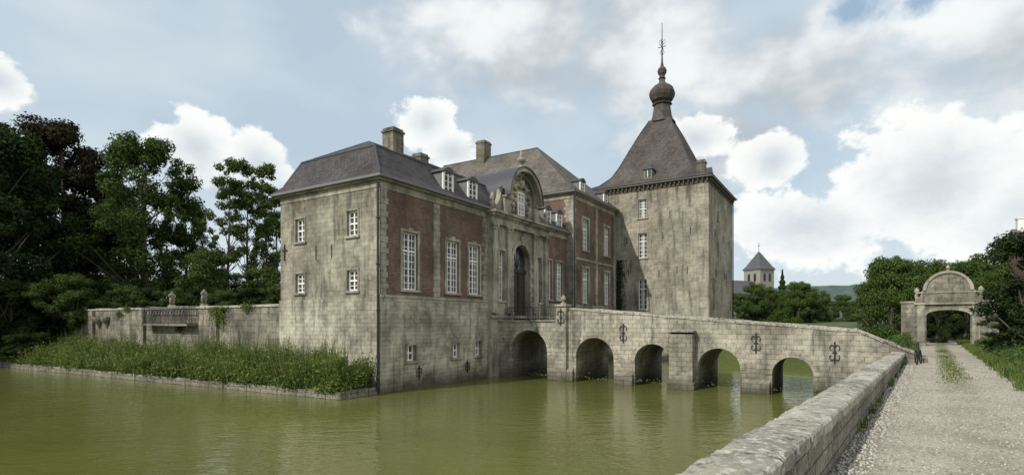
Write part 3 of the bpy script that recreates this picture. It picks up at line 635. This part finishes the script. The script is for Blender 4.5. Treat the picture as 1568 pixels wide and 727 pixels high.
trk=nb.math('MULTIPLY',nb.mr(ctr,.35,.7,1.,0),.35); c=nb.mix(trk,c,nb.mix(1.,c,(.62,.58,.48),'MULTIPLY'))   # looser darker soil between the wheel tracks
c=nb.mix(nb.math('MULTIPLY',nb.mr(nb.math('ADD',of,nb.math('MULTIPLY',n1,.5)),.35,.9,1.,0),.7),c,(.06,.056,.045))   # parapet's shadow at its foot, painted into the gravel colour
gs=nb.math('MULTIPLY',nb.mr(ctr,.25,.6,1,0),nb.math('MULTIPLY',nb.mr(y,14,19),nb.mr(nb.noise(co,.3,3,.6),.42,.52)))
gn=nb.noise(co,8,3,.7); c=nb.mix(nb.math('MULTIPLY',gs,nb.mr(gn,.36,.56)),c,(.13,.15,.06))
nb.put(b.inputs['Base Color'],c); b.inputs['Roughness'].default_value=.95; b.inputs['Specular IOR Level'].default_value=.15
nb.put(b.inputs['Normal'],nb.bump(nb.math('ADD',nb.math('MULTIPLY',vd,-1.),nb.math('MULTIPLY',n1,2.)),.7,.02))
pm=MB(); Ys=list(np.arange(-12,86,1.)); 
for i in range(len(Ys)-1):
    y0,y1=Ys[i],Ys[i+1]; r=[]
    for yy in (y0,y1):
        for o in (.0,1.3,2.6,3.9): r.append((-1.293+.778*yy+o+((.12*math.sin(yy*.7)+.1*math.sin(yy*2.3)) if o>3 else 0),yy,0))
    r=[(a,b_,hgt(a,b_)+.03) for a,b_,_ in r]
    for j in range(3): pm.quad(r[j],r[j+1],r[j+5],r[j+4])
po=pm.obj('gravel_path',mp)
rng=np.random.default_rng(9); n=15000
Y=2.5+rng.random(n)**1.5*22; off=np.where(rng.random(n)<.35,np.abs(rng.normal(0,.35,n)),rng.uniform(0,4.0,n)); X=-1.293+.778*Y+off+.03
s=rng.uniform(.008,.022,n)*np.where(off<.5,1.35,1); ang=rng.uniform(0,6.28,n); oc=np.array([(1,0,0),(-.9,.1,0),(.1,1,0),(0,-1,.1),(.1,0,.7),(0,0,-.7)]); tri=np.array([(0,2,4),(2,1,4),(1,3,4),(3,0,4),(2,0,5),(1,2,5),(3,1,5),(0,3,5)])
ca,sa=np.cos(ang)[:,None],np.sin(ang)[:,None]; st=rng.uniform(.7,1.4,(n,1)); ox=oc[None,:,0]*st; oy=oc[None,:,1]+rng.uniform(-.2,.2,(n,6)); oz=oc[None,:,2]+rng.uniform(-.1,.1,(n,6))
VX=(ox*ca-oy*sa)*s[:,None]+X[:,None]; VY=(ox*sa+oy*ca)*s[:,None]+Y[:,None]; Z0=2.1-.006*Y+.034; VZ=oz*s[:,None]+Z0[:,None]
V=np.stack([VX,VY,VZ],2).reshape(-1,3); Fc=(tri[None]+6*np.arange(n)[:,None,None]).reshape(-1,3)
ms,nb,b,co=newmat('gravel_stone'); geo=nb.n.new('ShaderNodeNewGeometry'); nb.put(b.inputs['Base Color'],nb.mix(geo.outputs['Random Per Island'],(.17,.155,.13),(.58,.55,.48))); b.inputs['Roughness'].default_value=.9
link(bpy.data.objects.new('gravel_stones',np_mesh('gravel_stones',V,Fc,3,[ms])))
mw_,nb,b,co=newmat('moat_water'); n1=nb.noise(co,.12,3,.5); c=nb.mix(nb.mr(n1,.35,.65),(.105,.113,.03),(.135,.142,.038))
sp1=nb.noise(co,30,2,.7); c=nb.mix(nb.mr(sp1,.74,.78,0,.5),c,(.25,.27,.12))
nb.put(b.inputs['Base Color'],c); b.inputs['Roughness'].default_value=.05; b.inputs['IOR'].default_value=1.5
x,y,z=nb.sep(co)[:3]; vv_=nb.comb(nb.math('MULTIPLY',x,.5),y,0.)
h=nb.math('ADD',nb.noise(vv_,1.7,2,.55,.4),nb.math('MULTIPLY',nb.noise(vv_,7.,2,.6,.3),.4)); nb.put(b.inputs['Normal'],nb.bump(h,.27,.12))
wm=MB(); wm.quad((-158,-30,0),(60,-30,0),(60,90,0),(-158,90,0)); wm.obj('water',mw_)
# ================================================================== PLANTING BED
bed=empty('planting_bed',(CO[0],CO[1],0),CROT)
def be(b): return -2.62-(b-.14)*.0613
bb=MB(); bb.add([(.0,.1,.32),(-2.45,.1,.32),(be(44)+.2,44,.32),(be(80)+.2,80,.5),(.2,80,.5)],[(0,1,2,3,4)]); bb.obj('bed_soil',plain('soil',(.05,.045,.025),.95,.4,3.,bump=1.),bed)
cb=MB(); b0=.1
while b0<80:
    b1=b0+R.uniform(.8,1.5); e0,e1=be(b0),be(b1); o=R.uniform(-.03,.03); t=.40+R.uniform(-.05,.04)
    cb.hexa([(e0+o,b0+.01,-1),(e0+.35,b0+.01,-1),(e1+.35,b1-.01,-1),(e1+o,b1-.01,-1),(e0+o,b0+.01,t),(e0+.35,b0+.01,t),(e1+.35,b1-.01,t),(e1+o,b1-.01,t)]); b0=b1
a0=-2.27
while a0<-.1:
    a1=min(a0+R.uniform(.6,.9),-.08); cb.box(a0+.01,a1-.01,.08+R.uniform(-.02,.02),.4,-1,.40+R.uniform(-.03,.02)); a0=a1
cb.obj('bed_edging',M_fore,bed,bevel=.03)
rng=np.random.default_rng(77); C=[];N=[]; Bl=[]
for i in range(6600):
    b_=.5+rng.random()**1.35*62; e=be(b_); a_=e+.0+rng.random()*(-.2-e); q=(a_-e)/(-e)
    nz_=noise.noise(Vector((a_*.8,b_*.6,3.1)))+.6*noise.noise(Vector((a_*2,b_*1.6,8.1)))
    hh=(.78+.75*q+1.3*nz_)*(.7+.6*rng.random()); hh=max(.22,min(2.4,hh))
    k=15
    lean=rng.normal(size=2)*.22
    for j in range(k):
        t=rng.random()**.75; sp_=.09+.2*t; C.append((a_+lean[0]*t+rng.normal()*sp_,b_+lean[1]*t+rng.normal()*sp_,.33+t*hh)); 
        N.append((rng.normal(),rng.normal(),.4+rng.normal()*.5))
    if rng.random()<.45:
        for j in range(5):
            an=rng.uniform(0,6.28); l=hh*rng.uniform(.9,1.5); bx,by=a_+rng.normal()*.1,b_+rng.normal()*.1; dx,dy=math.cos(an)*l*.28,math.sin(an)*l*.28; w=.026; pxx,pyy=-math.sin(an)*w,math.cos(an)*w
            Bl+=[(bx-pxx,by-pyy,.33),(bx+pxx,by+pyy,.33),(bx+dx+pxx*.2,by+dy+pyy*.2,.33+l),(bx+dx-pxx*.2,by+dy-pyy*.2,.33+l*.99)]
C=np.array(C);N=np.array(N); V=np.vstack([leafquads(C,N,.19,rng,.45),np.array(Bl)])
plants=link(bpy.data.objects.new('bed_plants',np_mesh('bed_plants',V,np.arange(len(V)).reshape(-1,4),4,[L_plant]))); plants.location=(CO[0],CO[1],0); plants.rotation_euler=(0,0,CROT)
C=[]
for i in range(620):
    b_=.8+rng.random()**1.2*45; e=be(b_); a_=e+.3+rng.random()*(-.4-e); z=1.0+1.5*rng.random()*((a_-e)/(-e))
    for j in range(6): C.append((a_+rng.normal()*.05,b_+rng.normal()*.05,z+rng.normal()*.1))
C=np.array(C); V=leafquads(C,rng.normal(size=C.shape)+np.array([0,0,.5]),.085,rng,.8)
fo=link(bpy.data.objects.new('flowers',np_mesh('flowers',V,np.arange(len(V)).reshape(-1,4),4,[plain('petal',(.42,.37,.16),.7,.4,2.)]))); fo.location=(CO[0],CO[1],0); fo.rotation_euler=(0,0,CROT)
def climb(name,fn,n,ls,mat,seed):
    rng=np.random.default_rng(seed); C=[];N=[]
    for i in range(n):
        c,nn=fn(rng); C.append(c); N.append(nn)
    V=leafquads(np.array(C),np.array(N)+rng.normal(size=(n,3))*.5,ls,rng); o=link(bpy.data.objects.new(name,np_mesh(name,V,np.arange(4*n).reshape(-1,4),4,[mat]))); o.location=(CO[0],CO[1],0); o.rotation_euler=(0,0,CROT)
climb('climbing_plant',lambda r:((.12-abs(r.normal())*.12,16.0+r.normal()*.5,4.9-abs(r.normal())*.55),(-1,0,.4)),900,.16,L_plant,1)
climb('ivy',lambda r:((ta0-.06-abs(r.normal())*.08,-.75-abs(r.normal())*.35,3.8+r.random()**1.3*6.5),(-1,0,.4)),1700,.16,L_dark,2)
climb('wall_ferns',lambda r:((11.15-abs(r.normal())*.05,-(2+r.random()*22),.25+abs(r.normal())*.12),(-1,0,.6)),260,.1,L_plant,3)
def tuft(r):
    c=[(12.5,4.9),(29.5,5.0),(31.,4.6),(38.,5.),(41.,3.2),(21.,3.4)][r.integers(6)]; return ((.1-abs(r.normal())*.08,c[0]+r.normal()*.35,c[1]+r.normal()*.16-.05),(-1,0,.4))
climb('wall_weeds',tuft,1300,.12,L_green,4)
# ================================================================== FOREGROUND PARAPET
wrot=math.atan2(.789,.614); par=empty('parapet_wall',(-1.293,0,0),wrot)
def wtop(s): 
    Yy=s*.789; return 2.85-.4*max(0,(Yy-4))/22
pb=MB(); ss_=list(np.arange(-14,33.2,1.5))+[33.2]
for i in range(len(ss_)-1):
    a,b_=ss_[i],ss_[i+1]; pb.hexa([(a,0,1.2),(b_,0,1.2),(b_,.46,-1.2),(a,.46,-1.2),(a,0,wtop(a)-.15),(b_,0,wtop(b_)-.15),(b_,.46,wtop(b_)-.15),(a,.46,wtop(a)-.15)])
pb.obj('wall_body',M_fore,par)
cp=MB(); s0_=-14.
cs=[(-.03,-.16),(-.04,-.10),(-.036,-.035),(-.015,-.008),(.04,.003),(.12,.01),(.20,.014),(.28,.016),(.36,.012),(.44,.006),(.49,-.006),(.515,-.035),(.51,-.15)]
while s0_<33.1:
    s1_=min(s0_+R.uniform(.8,1.6),33.2); n=max(3,int((s1_-s0_)/.05)); oy=R.uniform(-.010,.010); oz=R.uniform(-.006,.006); P_=[];F_=[]
    for i in range(n+1):
        s=s0_+.003+(s1_-s0_-.006)*i/n; e=.008 if i in(0,n) else 0
        for (yy,zz) in cs:
            nv=noise.noise(Vector((s*2.2,yy*4,5)))*.011+noise.noise(Vector((s*9,yy*14,9)))*.009+noise.noise(Vector((s*24,yy*30,2)))*.005
            P_.append((s,yy+oy+nv*(1 if yy>.2 else -1)*(.0 if .05<yy<.42 else 1.6),wtop(s)+zz+oz-e+nv*(1.2 if zz>-.1 else 0)))
    m_=len(cs)
    for i in range(n):
        for j in range(m_-1): F_.append((i*m_+j,(i+1)*m_+j,(i+1)*m_+j+1,i*m_+j+1))
    F_.append(tuple(range(m_))); F_.append(tuple(n*m_+j for j in range(m_))); cp.add(P_,F_); s0_=s1_
cp.obj('coping_stones',M_cope,par)
# ================================================================== grass tufts
rng=np.random.default_rng(15); V=[]
def blades(x,y,z,h,n,spread):
    for j in range(n):
        a=rng.uniform(0,6.28); bx,by=x+rng.normal()*spread,y+rng.normal()*spread; l=h*rng.uniform(.5,1.2); dx,dy=math.cos(a)*l*.35,math.sin(a)*l*.35; w=.012+.012*h; px_,py_=-math.sin(a)*w,math.cos(a)*w
        V.extend([(bx-px_,by-py_,z),(bx+px_,by+py_,z),(bx+dx+px_*.3,by+dy+py_*.3,z+l),(bx+dx-px_*.3,by+dy-py_*.3,z+l*.98)])
for i in range(1700):
    Yy=rng.uniform(11,60); x=-1.293+.778*Yy+3.95+abs(rng.normal())*1.5; blades(x,Yy,hgt(x,Yy),.3,9,.12)
for i in range(260):
    Yy=rng.uniform(27,45); x=-1.293+.778*Yy-abs(rng.normal())*.6+.15; blades(x,Yy,hgt(x,Yy),.4,10,.12)
for i in range(260):
    Yy=rng.choice([19.,21.5,24.5,30.,36.])+rng.normal()*1.1; x=-1.293+.778*Yy+2.1+rng.normal()*.2; blades(x,Yy,hgt(x,Yy)+.03,.07,6,.1)
for i in range(40):
    Yy=rng.uniform(9,25); x=-1.293+.778*Yy+.06; blades(x,Yy,hgt(x,Yy)+.03,.16,8,.04)
V=np.array(V); link(bpy.data.objects.new('grass',np_mesh('grass',V,np.arange(len(V)).reshape(-1,4),4,[L_plant])))
C=[];N=[]
for i in range(17000):
    if i%4:
        Yy=rng.uniform(19,43); o=4.7+abs(rng.normal())*1.3; x=-1.293+.778*Yy+o; h=.3+.9*min(1,(o-4.4)/1.5)*(.6+.6*noise.noise(Vector((x*.6,Yy*.6,1)))+.2)
    else:
        Yy=rng.uniform(28.5,42); o=-.2-abs(rng.normal())*.6; x=-1.293+.778*Yy+o; h=.6+.9*noise.noise(Vector((x*.7,Yy*.7,4)))+.4
    C.append((x,Yy,1.85+rng.random()*max(.2,h))); N.append((-.3,-.3,.6))
C=np.array(C); V=leafquads(C,np.array(N)+rng.normal(size=C.shape)*.5,.16,rng,.45); link(bpy.data.objects.new('verge_plants',np_mesh('verge_plants',V,np.arange(len(V)).reshape(-1,4),4,[L_green])))
# ================================================================== GATE
gx,gy=35.6,44.; gate=empty('stone_gate',(gx,gy,1.8),-math.atan2(.631,.776)); G=MB(); Gt=MB()
Fg=lambda u,d,z:(u,-d,z)
op=[(1.4,-.5),(1.4,2.6)]+[(1.4*math.cos(t),2.6+.45*math.sin(t)) for t in [math.pi*i/12 for i in range(1,12)]]+[(-1.4,2.6),(-1.4,-.5)]
outer=[(-2.15,-.5),(-2.15,3.9)]
for i in range(6): t=i/5*math.pi/2; outer.append((-2.15+.45*math.sin(t),3.9+.65*(1-math.cos(t))+.1))
outer+=[(-1.65*math.cos(t),4.65+1.55*math.sin(t)) for t in [math.pi*i/16 for i in range(17)]]
for i in range(5,-1,-1): t=i/5*math.pi/2; outer.append((2.15-.45*math.sin(t),3.9+.65*(1-math.cos(t))+.1))
outer+=[(2.15,3.9),(2.15,-.5)]
G.prism(Fg,outer+op,0,-.8)
for sg in (-1,1):
    a,b_=sorted((sg*2.152,sg*3.1)); G.fbox(Fg,a,b_,.06,-.9,-.5,3.65); Gt.fbox(Fg,a-.06,b_+.06,.14,-.98,3.65,3.8)
    a,b_=sorted((sg*1.5,sg*2.0)); Gt.fbox(Fg,a,b_,-.02,.1,0,3.5); Gt.fbox(Fg,a-.05,b_+.05,-.02,.17,0,.35)
    Gt.lathe(sg*2.05,.35,[(.12,3.95),(.15,4.3),(.08,4.4),(.2,4.6),(.15,4.8),(.03,4.95)],10)
Gt.fbox(Fg,-2.2,2.2,-.02,.18,3.5,3.65); Gt.fbox(Fg,-2.1,2.1,-.02,.06,4.45,4.55)
Gt.arcring(Fg,0,4.65,1.4,1.6,-.02,.12,n=14,gap=0)
Gt.lathe(0,.35,[(.14,6.15),(.14,6.3),(.07,6.36),(.16,6.5),(.1,6.65),(.02,6.75)],10)
for i in range(11):
    t0,t1=math.pi*i/11,math.pi*(i+1)/11-.01; Gt.prism(Fg,[(1.4*math.cos(t0),2.6+.45*math.sin(t0)),(1.4*math.cos(t1),2.6+.45*math.sin(t1)),(1.68*math.cos(t1),2.6+.72*math.sin(t1)),(1.68*math.cos(t0),2.6+.72*math.sin(t0))],-.02,.07)
G.obj('gate_walls',M_terr,gate); Gt.obj('gate_trim',M_trim,gate)
# ================================================================== CHURCH
cx_,cyd=px(1162,150),150; church=empty('church',(cx_,cyd,2.5),math.radians(25)); c1,c2,c3,c4=MB(),MB(),MB(),MB()
c1.box(-2.7,2.7,-2.7,2.7,0,15.2); c3.box(-2.85,2.85,-2.85,2.85,15.2,15.5)
pr=[(3.1,15.5),(2.4,16.4),(1.2,18.6),(.06,20.6)]
LL=[[(sx*k,sy*k,z) for sx,sy in((-1,-1),(1,-1),(1,1),(-1,1))] for k,z in pr]
for i in range(3):
    for j in range(4): c2.quad(LL[i][j],LL[i][(j+1)%4],LL[i+1][(j+1)%4],LL[i+1][j])
for F in (lambda u,d,z:(u,-2.7-d,z),lambda u,d,z:(-2.7-d,u,z)):
    for u in (-1.,1.): c4.prism(F,[(u-.4,12.2),(u+.4,12.2),(u+.4,13.8),(u+.25,14.2),(u,14.4),(u-.25,14.2),(u-.4,13.8)],0,.05)
c4.tube([(0,0,20.4),(0,0,23)],.06,5); c4.tube([(-.5,0,22.2),(.5,0,22.2)],.06,5)
c1.box(-14,-2.75,-3.6,3.6,0,8.5); c2.add([(-14.2,-4,8.4),(-2.75,-4,8.4),(-2.75,4,8.4),(-14.2,4,8.4),(-14.2,0,12.3),(-2.75,0,12.3)],[(0,1,5,4),(3,2,5,4)]); c1.quad((-14,-3.6,8.4),(-14,3.6,8.4),(-14,0,12.2))
for u in (-12,-9.5,-7,-4.7): c4.box(u-.4,u+.4,-3.65,-3.6,4,7)
c1.obj('walls',plain('church_stone',(.27,.255,.215),.9,.2,1.),church); c2.obj('roof',plain('church_slate',(.085,.085,.095),.8,.2,1.),church); c3.obj('eaves',M_trim,church); c4.obj('louvres_and_cross',M_iron,church)
# ================================================================== HOUSE at right
hx_,hy_=px(1562,62),62; house=empty('farm_house',(hx_,hy_,1.9),math.radians(-30)); h1,h2,h3,h4=MB(),MB(),MB(),MB()
h1.box(-.5,10,-3.5,3.5,0,9); h2.add([(-.8,-4,8.9),(10.3,-4,8.9),(10.3,4,8.9),(-.8,4,8.9),(-.8,0,12.6),(10.3,0,12.6)],[(0,1,5,4),(3,2,5,4)]); h1.quad((-.5,-3.5,9),(-.5,3.5,9),(-.5,0,12.5))
h3.box(-.3,.4,-.4,.4,11.5,13.7); h3.box(-.38,.48,-.48,.48,13.7,13.85)
for u in (1,4,7): h4.box(u-.5,u+.5,-3.54,-3.5,5.5,7)
h1.obj('walls',M_brick,house); h2.obj('roof',M_tile,house); h3.obj('chimney',M_white,house); h4.obj('windows',M_glass,house)
# ================================================================== HILL
hm=MB(); nx,ny=220,14; vv=[]
for j in range(ny):
    for i in range(nx):
        X=-500+i*7.; t=j/(ny-1); Yd=430+t*260+30*math.sin(X*.01)
        z=3+(40+12*math.sin(X*.006+.8)+6*math.sin(X*.017))*math.sin(t*math.pi*.5)+noise.noise(Vector((X*.06,t*8,0)))*3.5*min(1,t*4)+noise.noise(Vector((X*.15,t*20,4)))*2.5*min(1,t*4)
        vv.append((X,Yd,z))
hm.add(vv,[(j*nx+i,j*nx+i+1,(j+1)*nx+i+1,(j+1)*nx+i) for j in range(ny-1) for i in range(nx-1)])
mh,nb,b,co=newmat('wooded_hill'); n1=nb.noise(co,.05,4,.7); n2=nb.voro(co,.16); c=nb.mix(nb.mr(n1,.4,.6),(.06,.095,.08),(.10,.14,.11)); c=nb.mix(nb.mr(n2,0,.8,0,.5),c,(.045,.07,.065)); nb.put(b.inputs['Base Color'],c); b.inputs['Roughness'].default_value=1.; nb.put(b.inputs['Normal'],nb.bump(n2,1.,3.)); hm.obj('wooded_hill',mh)  # distance haze is mixed into these lighter, bluish greens
# ================================================================== BICYCLE
def torus(m,c,r,rt,n=24):
    m.tube([(c[0]+r*math.cos(2*math.pi*i/n),c[1],c[2]+r*math.sin(2*math.pi*i/n)) for i in range(n+1)],rt,6)
bx,by=18.35,24.4; bike=empty('bicycle',(bx,by,hgt(bx,by)+.03),wrot-.12); bike.rotation_euler[0]=math.radians(-5)
t1=MB(); torus(t1,(0,0,.34),.32,.026); torus(t1,(1.05,0,.34),.32,.026); t1.obj('tyres',M_iron,bike)
t2=MB()
for p,q in [((0,0,.34),(.42,0,.3)),((0,0,.34),(.3,0,.78)),((.42,0,.3),(.28,0,.9)),((.3,0,.78),(.85,0,.82)),((.42,0,.3),(.88,0,.7)),((.83,0,.98),(1.05,0,.34))]: t2.tube([p,q],.02,6)
t2.tube([(.72,-.28,.98),(.82,-.2,1.03),(.84,0,1.0),(.82,.2,1.03),(.72,.28,.98)],.017,6)
for cxx in (0,1.05):
    for i in range(12): t=math.pi*i/6; t2.tube([(cxx,0,.34),(cxx+.31*math.cos(t),0,.34+.31*math.sin(t))],.003,3)
torus(t2,(.42,0,.3),.09,.012,12); t2.obj('frame',plain('bike_paint',(.03,.035,.04),.4,.2),bike)
t3=MB(); t3.hexa([(.12,-.08,.9),(.12,.08,.9),(.4,.03,.92),(.4,-.03,.92),(.12,-.08,.96),(.12,.08,.96),(.4,.03,.95),(.4,-.03,.95)]); t3.tube([(0,0,.68),(-.3,0,.66)],.02,6); t3.obj('saddle_and_rack',M_door,bike,bevel=.01)
# ================================================================== SUN + WORLD
Sd=Vector((-.76,-.65,.80)).normalized()
sl=bpy.data.lights.new('sun','SUN'); sl.energy=3.5; sl.angle=math.radians(.6); sl.color=(1.,.95,.86); so=link(bpy.data.objects.new('sun',sl)); so.rotation_euler=Sd.to_track_quat('Z','Y').to_euler(); so.location=(-30,-20,40)
w=bpy.data.worlds.new('World'); sc.world=w; w.use_nodes=True; nt=w.node_tree; nb=NB(nt); bg=nt.nodes['Background']
sky=nt.nodes.new('ShaderNodeTexSky'); sky.sky_type='NISHITA'; sky.sun_disc=False; sky.sun_elevation=math.asin(Sd.z); sky.sun_rotation=math.atan2(Sd.x,Sd.y); sky.dust_density=2.2; sky.air_density=1.; sky.ozone_density=1.
tc=nt.nodes.new('ShaderNodeTexCoord'); dv=tc.outputs['Generated']; x,y,z=nb.sep(dv)[:3]
az=nb.math('ARCTAN2',x,y); el=nb.math('ARCSINE',z)
nA=nb.noise(nb.comb(az,nb.math('MULTIPLY',el,1.35),0.),5.5,6,.56,.15); nBf=nb.noise(nb.comb(az,nb.math('MULTIPLY',el,1.2),3.),17,5,.62,.1); nS=nb.noise(nb.comb(nb.math('MULTIPLY',az,.7),nb.math('MULTIPLY',el,1.6),7.),3.4,4,.55)
def blob(cx,cy,rx,ry,p=1.):
    dx=nb.math('DIVIDE',nb.math('SUBTRACT',az,cx),rx); dy=nb.math('DIVIDE',nb.math('SUBTRACT',el,cy),ry)
    r=nb.math('SQRT',nb.math('ADD',nb.math('MULTIPLY',dx,dx),nb.math('MULTIPLY',dy,dy)))
    return nb.mr(r,0.,1.5,p,-.5*p)
def mx(a,b_): return nb.math('MAXIMUM',a,b_)
cum=None
for bl in [(-.53,.265,.10,.085),(-.44,.26,.085,.075),(-.155,.345,.08,.065),(-.11,.30,.085,.06),(-.765,.31,.06,.05),(.50,.15,.2,.10),(.66,.20,.2,.15),(.45,.26,.10,.07),(.14,.18,.09,.035),(.80,.14,.25,.13),(.33,.31,.1,.06)]:
    v=blob(*bl); cum=v if cum is None else mx(cum,v)
dcum=nb.math('ADD',cum,nb.math('ADD',nb.math('MULTIPLY',nb.math('SUBTRACT',nA,.5),1.1),nb.math('MULTIPLY',nb.math('SUBTRACT',nBf,.5),1.1)))
mcum=nb.mr(dcum,.28,.46,0,1,True)
basefade=nb.mr(nb.math('SUBTRACT',el,nb.math('MULTIPLY',nb.math('SUBTRACT',nA,.5),.2)),.13,.26,0,1,True)
leftm=nb.mr(az,.1,.3,0,1); mcum=nb.math('MULTIPLY',mcum,nb.math('MAXIMUM',basefade,leftm))
lay=None
for bl in [(.0,.50,.29,.16),(.25,.46,.28,.15),(.47,.40,.24,.13),(.8,.38,.28,.25),(.42,.6,.25,.08),(.75,.55,.2,.14),(.35,.30,.2,.1),(1.3,.5,.6,.4),(-1.7,.6,.5,.3),(2.3,.7,1.2,.6)]:
    v=blob(*bl); lay=v if lay is None else mx(lay,v)
holeb=nb.mr(nb.math('ADD',nb.math('MAXIMUM',blob(.57,.455,.09,.05,1.),blob(.66,.44,.06,.03,.8)),nb.math('ADD',nb.math('MULTIPLY',nb.math('SUBTRACT',nA,.5),1.5),nb.math('MULTIPLY',nb.math('SUBTRACT',nBf,.5),1.1))),.25,.85,0,1,True)
dl=nb.math('ADD',lay,nb.math('MULTIPLY',nb.math('SUBTRACT',nA,.5),1.8))
ml=nb.math('MULTIPLY',nb.mr(dl,.10,.60,0,1,True),nb.math('SUBTRACT',1.,holeb))
skyc=nb.mix(.75,sky.outputs[0],(4.9,5.9,6.6))
veil=nb.mr(nS,.43,.7,0,.55); skyc=nb.mix(veil,skyc,(6.2,6.8,7.1))
hz=nb.mr(el,0.,.24,.6,0.); skyc=nb.mix(hz,skyc,(6.4,7.0,7.3))
skyc=nb.mix(nb.math('MULTIPLY',holeb,.85,clamp=True),skyc,(2.5,3.7,5.1))
shade=nb.mr(nb.math('ADD',nb.math('MULTIPLY',nS,.7),nb.math('MULTIPLY',nA,.45)),.46,.67,0,1,True)
lc=nb.mix(shade,(4.1,4.55,4.95),(7.8,8.0,8.0)); skyc=nb.mix(nb.math('MULTIPLY',ml,.9),skyc,lc)
cs_=nb.mr(nb.math('ADD',nb.math('MULTIPLY',nBf,.8),nb.math('ADD',nb.math('MULTIPLY',nA,.5),nb.mr(dcum,.3,1.1,.25,-.12))),.52,.88,0,1,True)
cc=nb.mix(cs_,(5.3,5.8,6.2),(8.3,8.4,8.2)); skyc=nb.mix(nb.math('MULTIPLY',mcum,.93),skyc,cc)
gb=nb.math('MAXIMUM',blob(2.2,.55,.9,.5),0.); skyc=nb.mix(nb.math('MULTIPLY',gb,.9,clamp=True),skyc,(15.5,14.8,13.4))  # unseen bright cloud glow behind the camera, added to fill the shaded front facade
nb.put(bg.inputs[0],skyc); bg.inputs[1].default_value=.122
try: w.cycles.sampling_method='MANUAL'; w.cycles.sample_map_resolution=256
except Exception as ex: print(ex)
# ================================================================== CAMERA
cam=bpy.data.cameras.new('camera'); cam.sensor_width=36; cam.lens=825/1568*36; cam.shift_y=.0807; cam.clip_end=9000; cam.clip_start=.1
co_=link(bpy.data.objects.new('camera',cam)); co_.location=(0,0,4.0); co_.rotation_euler=(math.radians(90),0,0); sc.camera=co_
sc.view_settings.view_transform='Standard'; sc.view_settings.look='None'; sc.view_settings.exposure=0
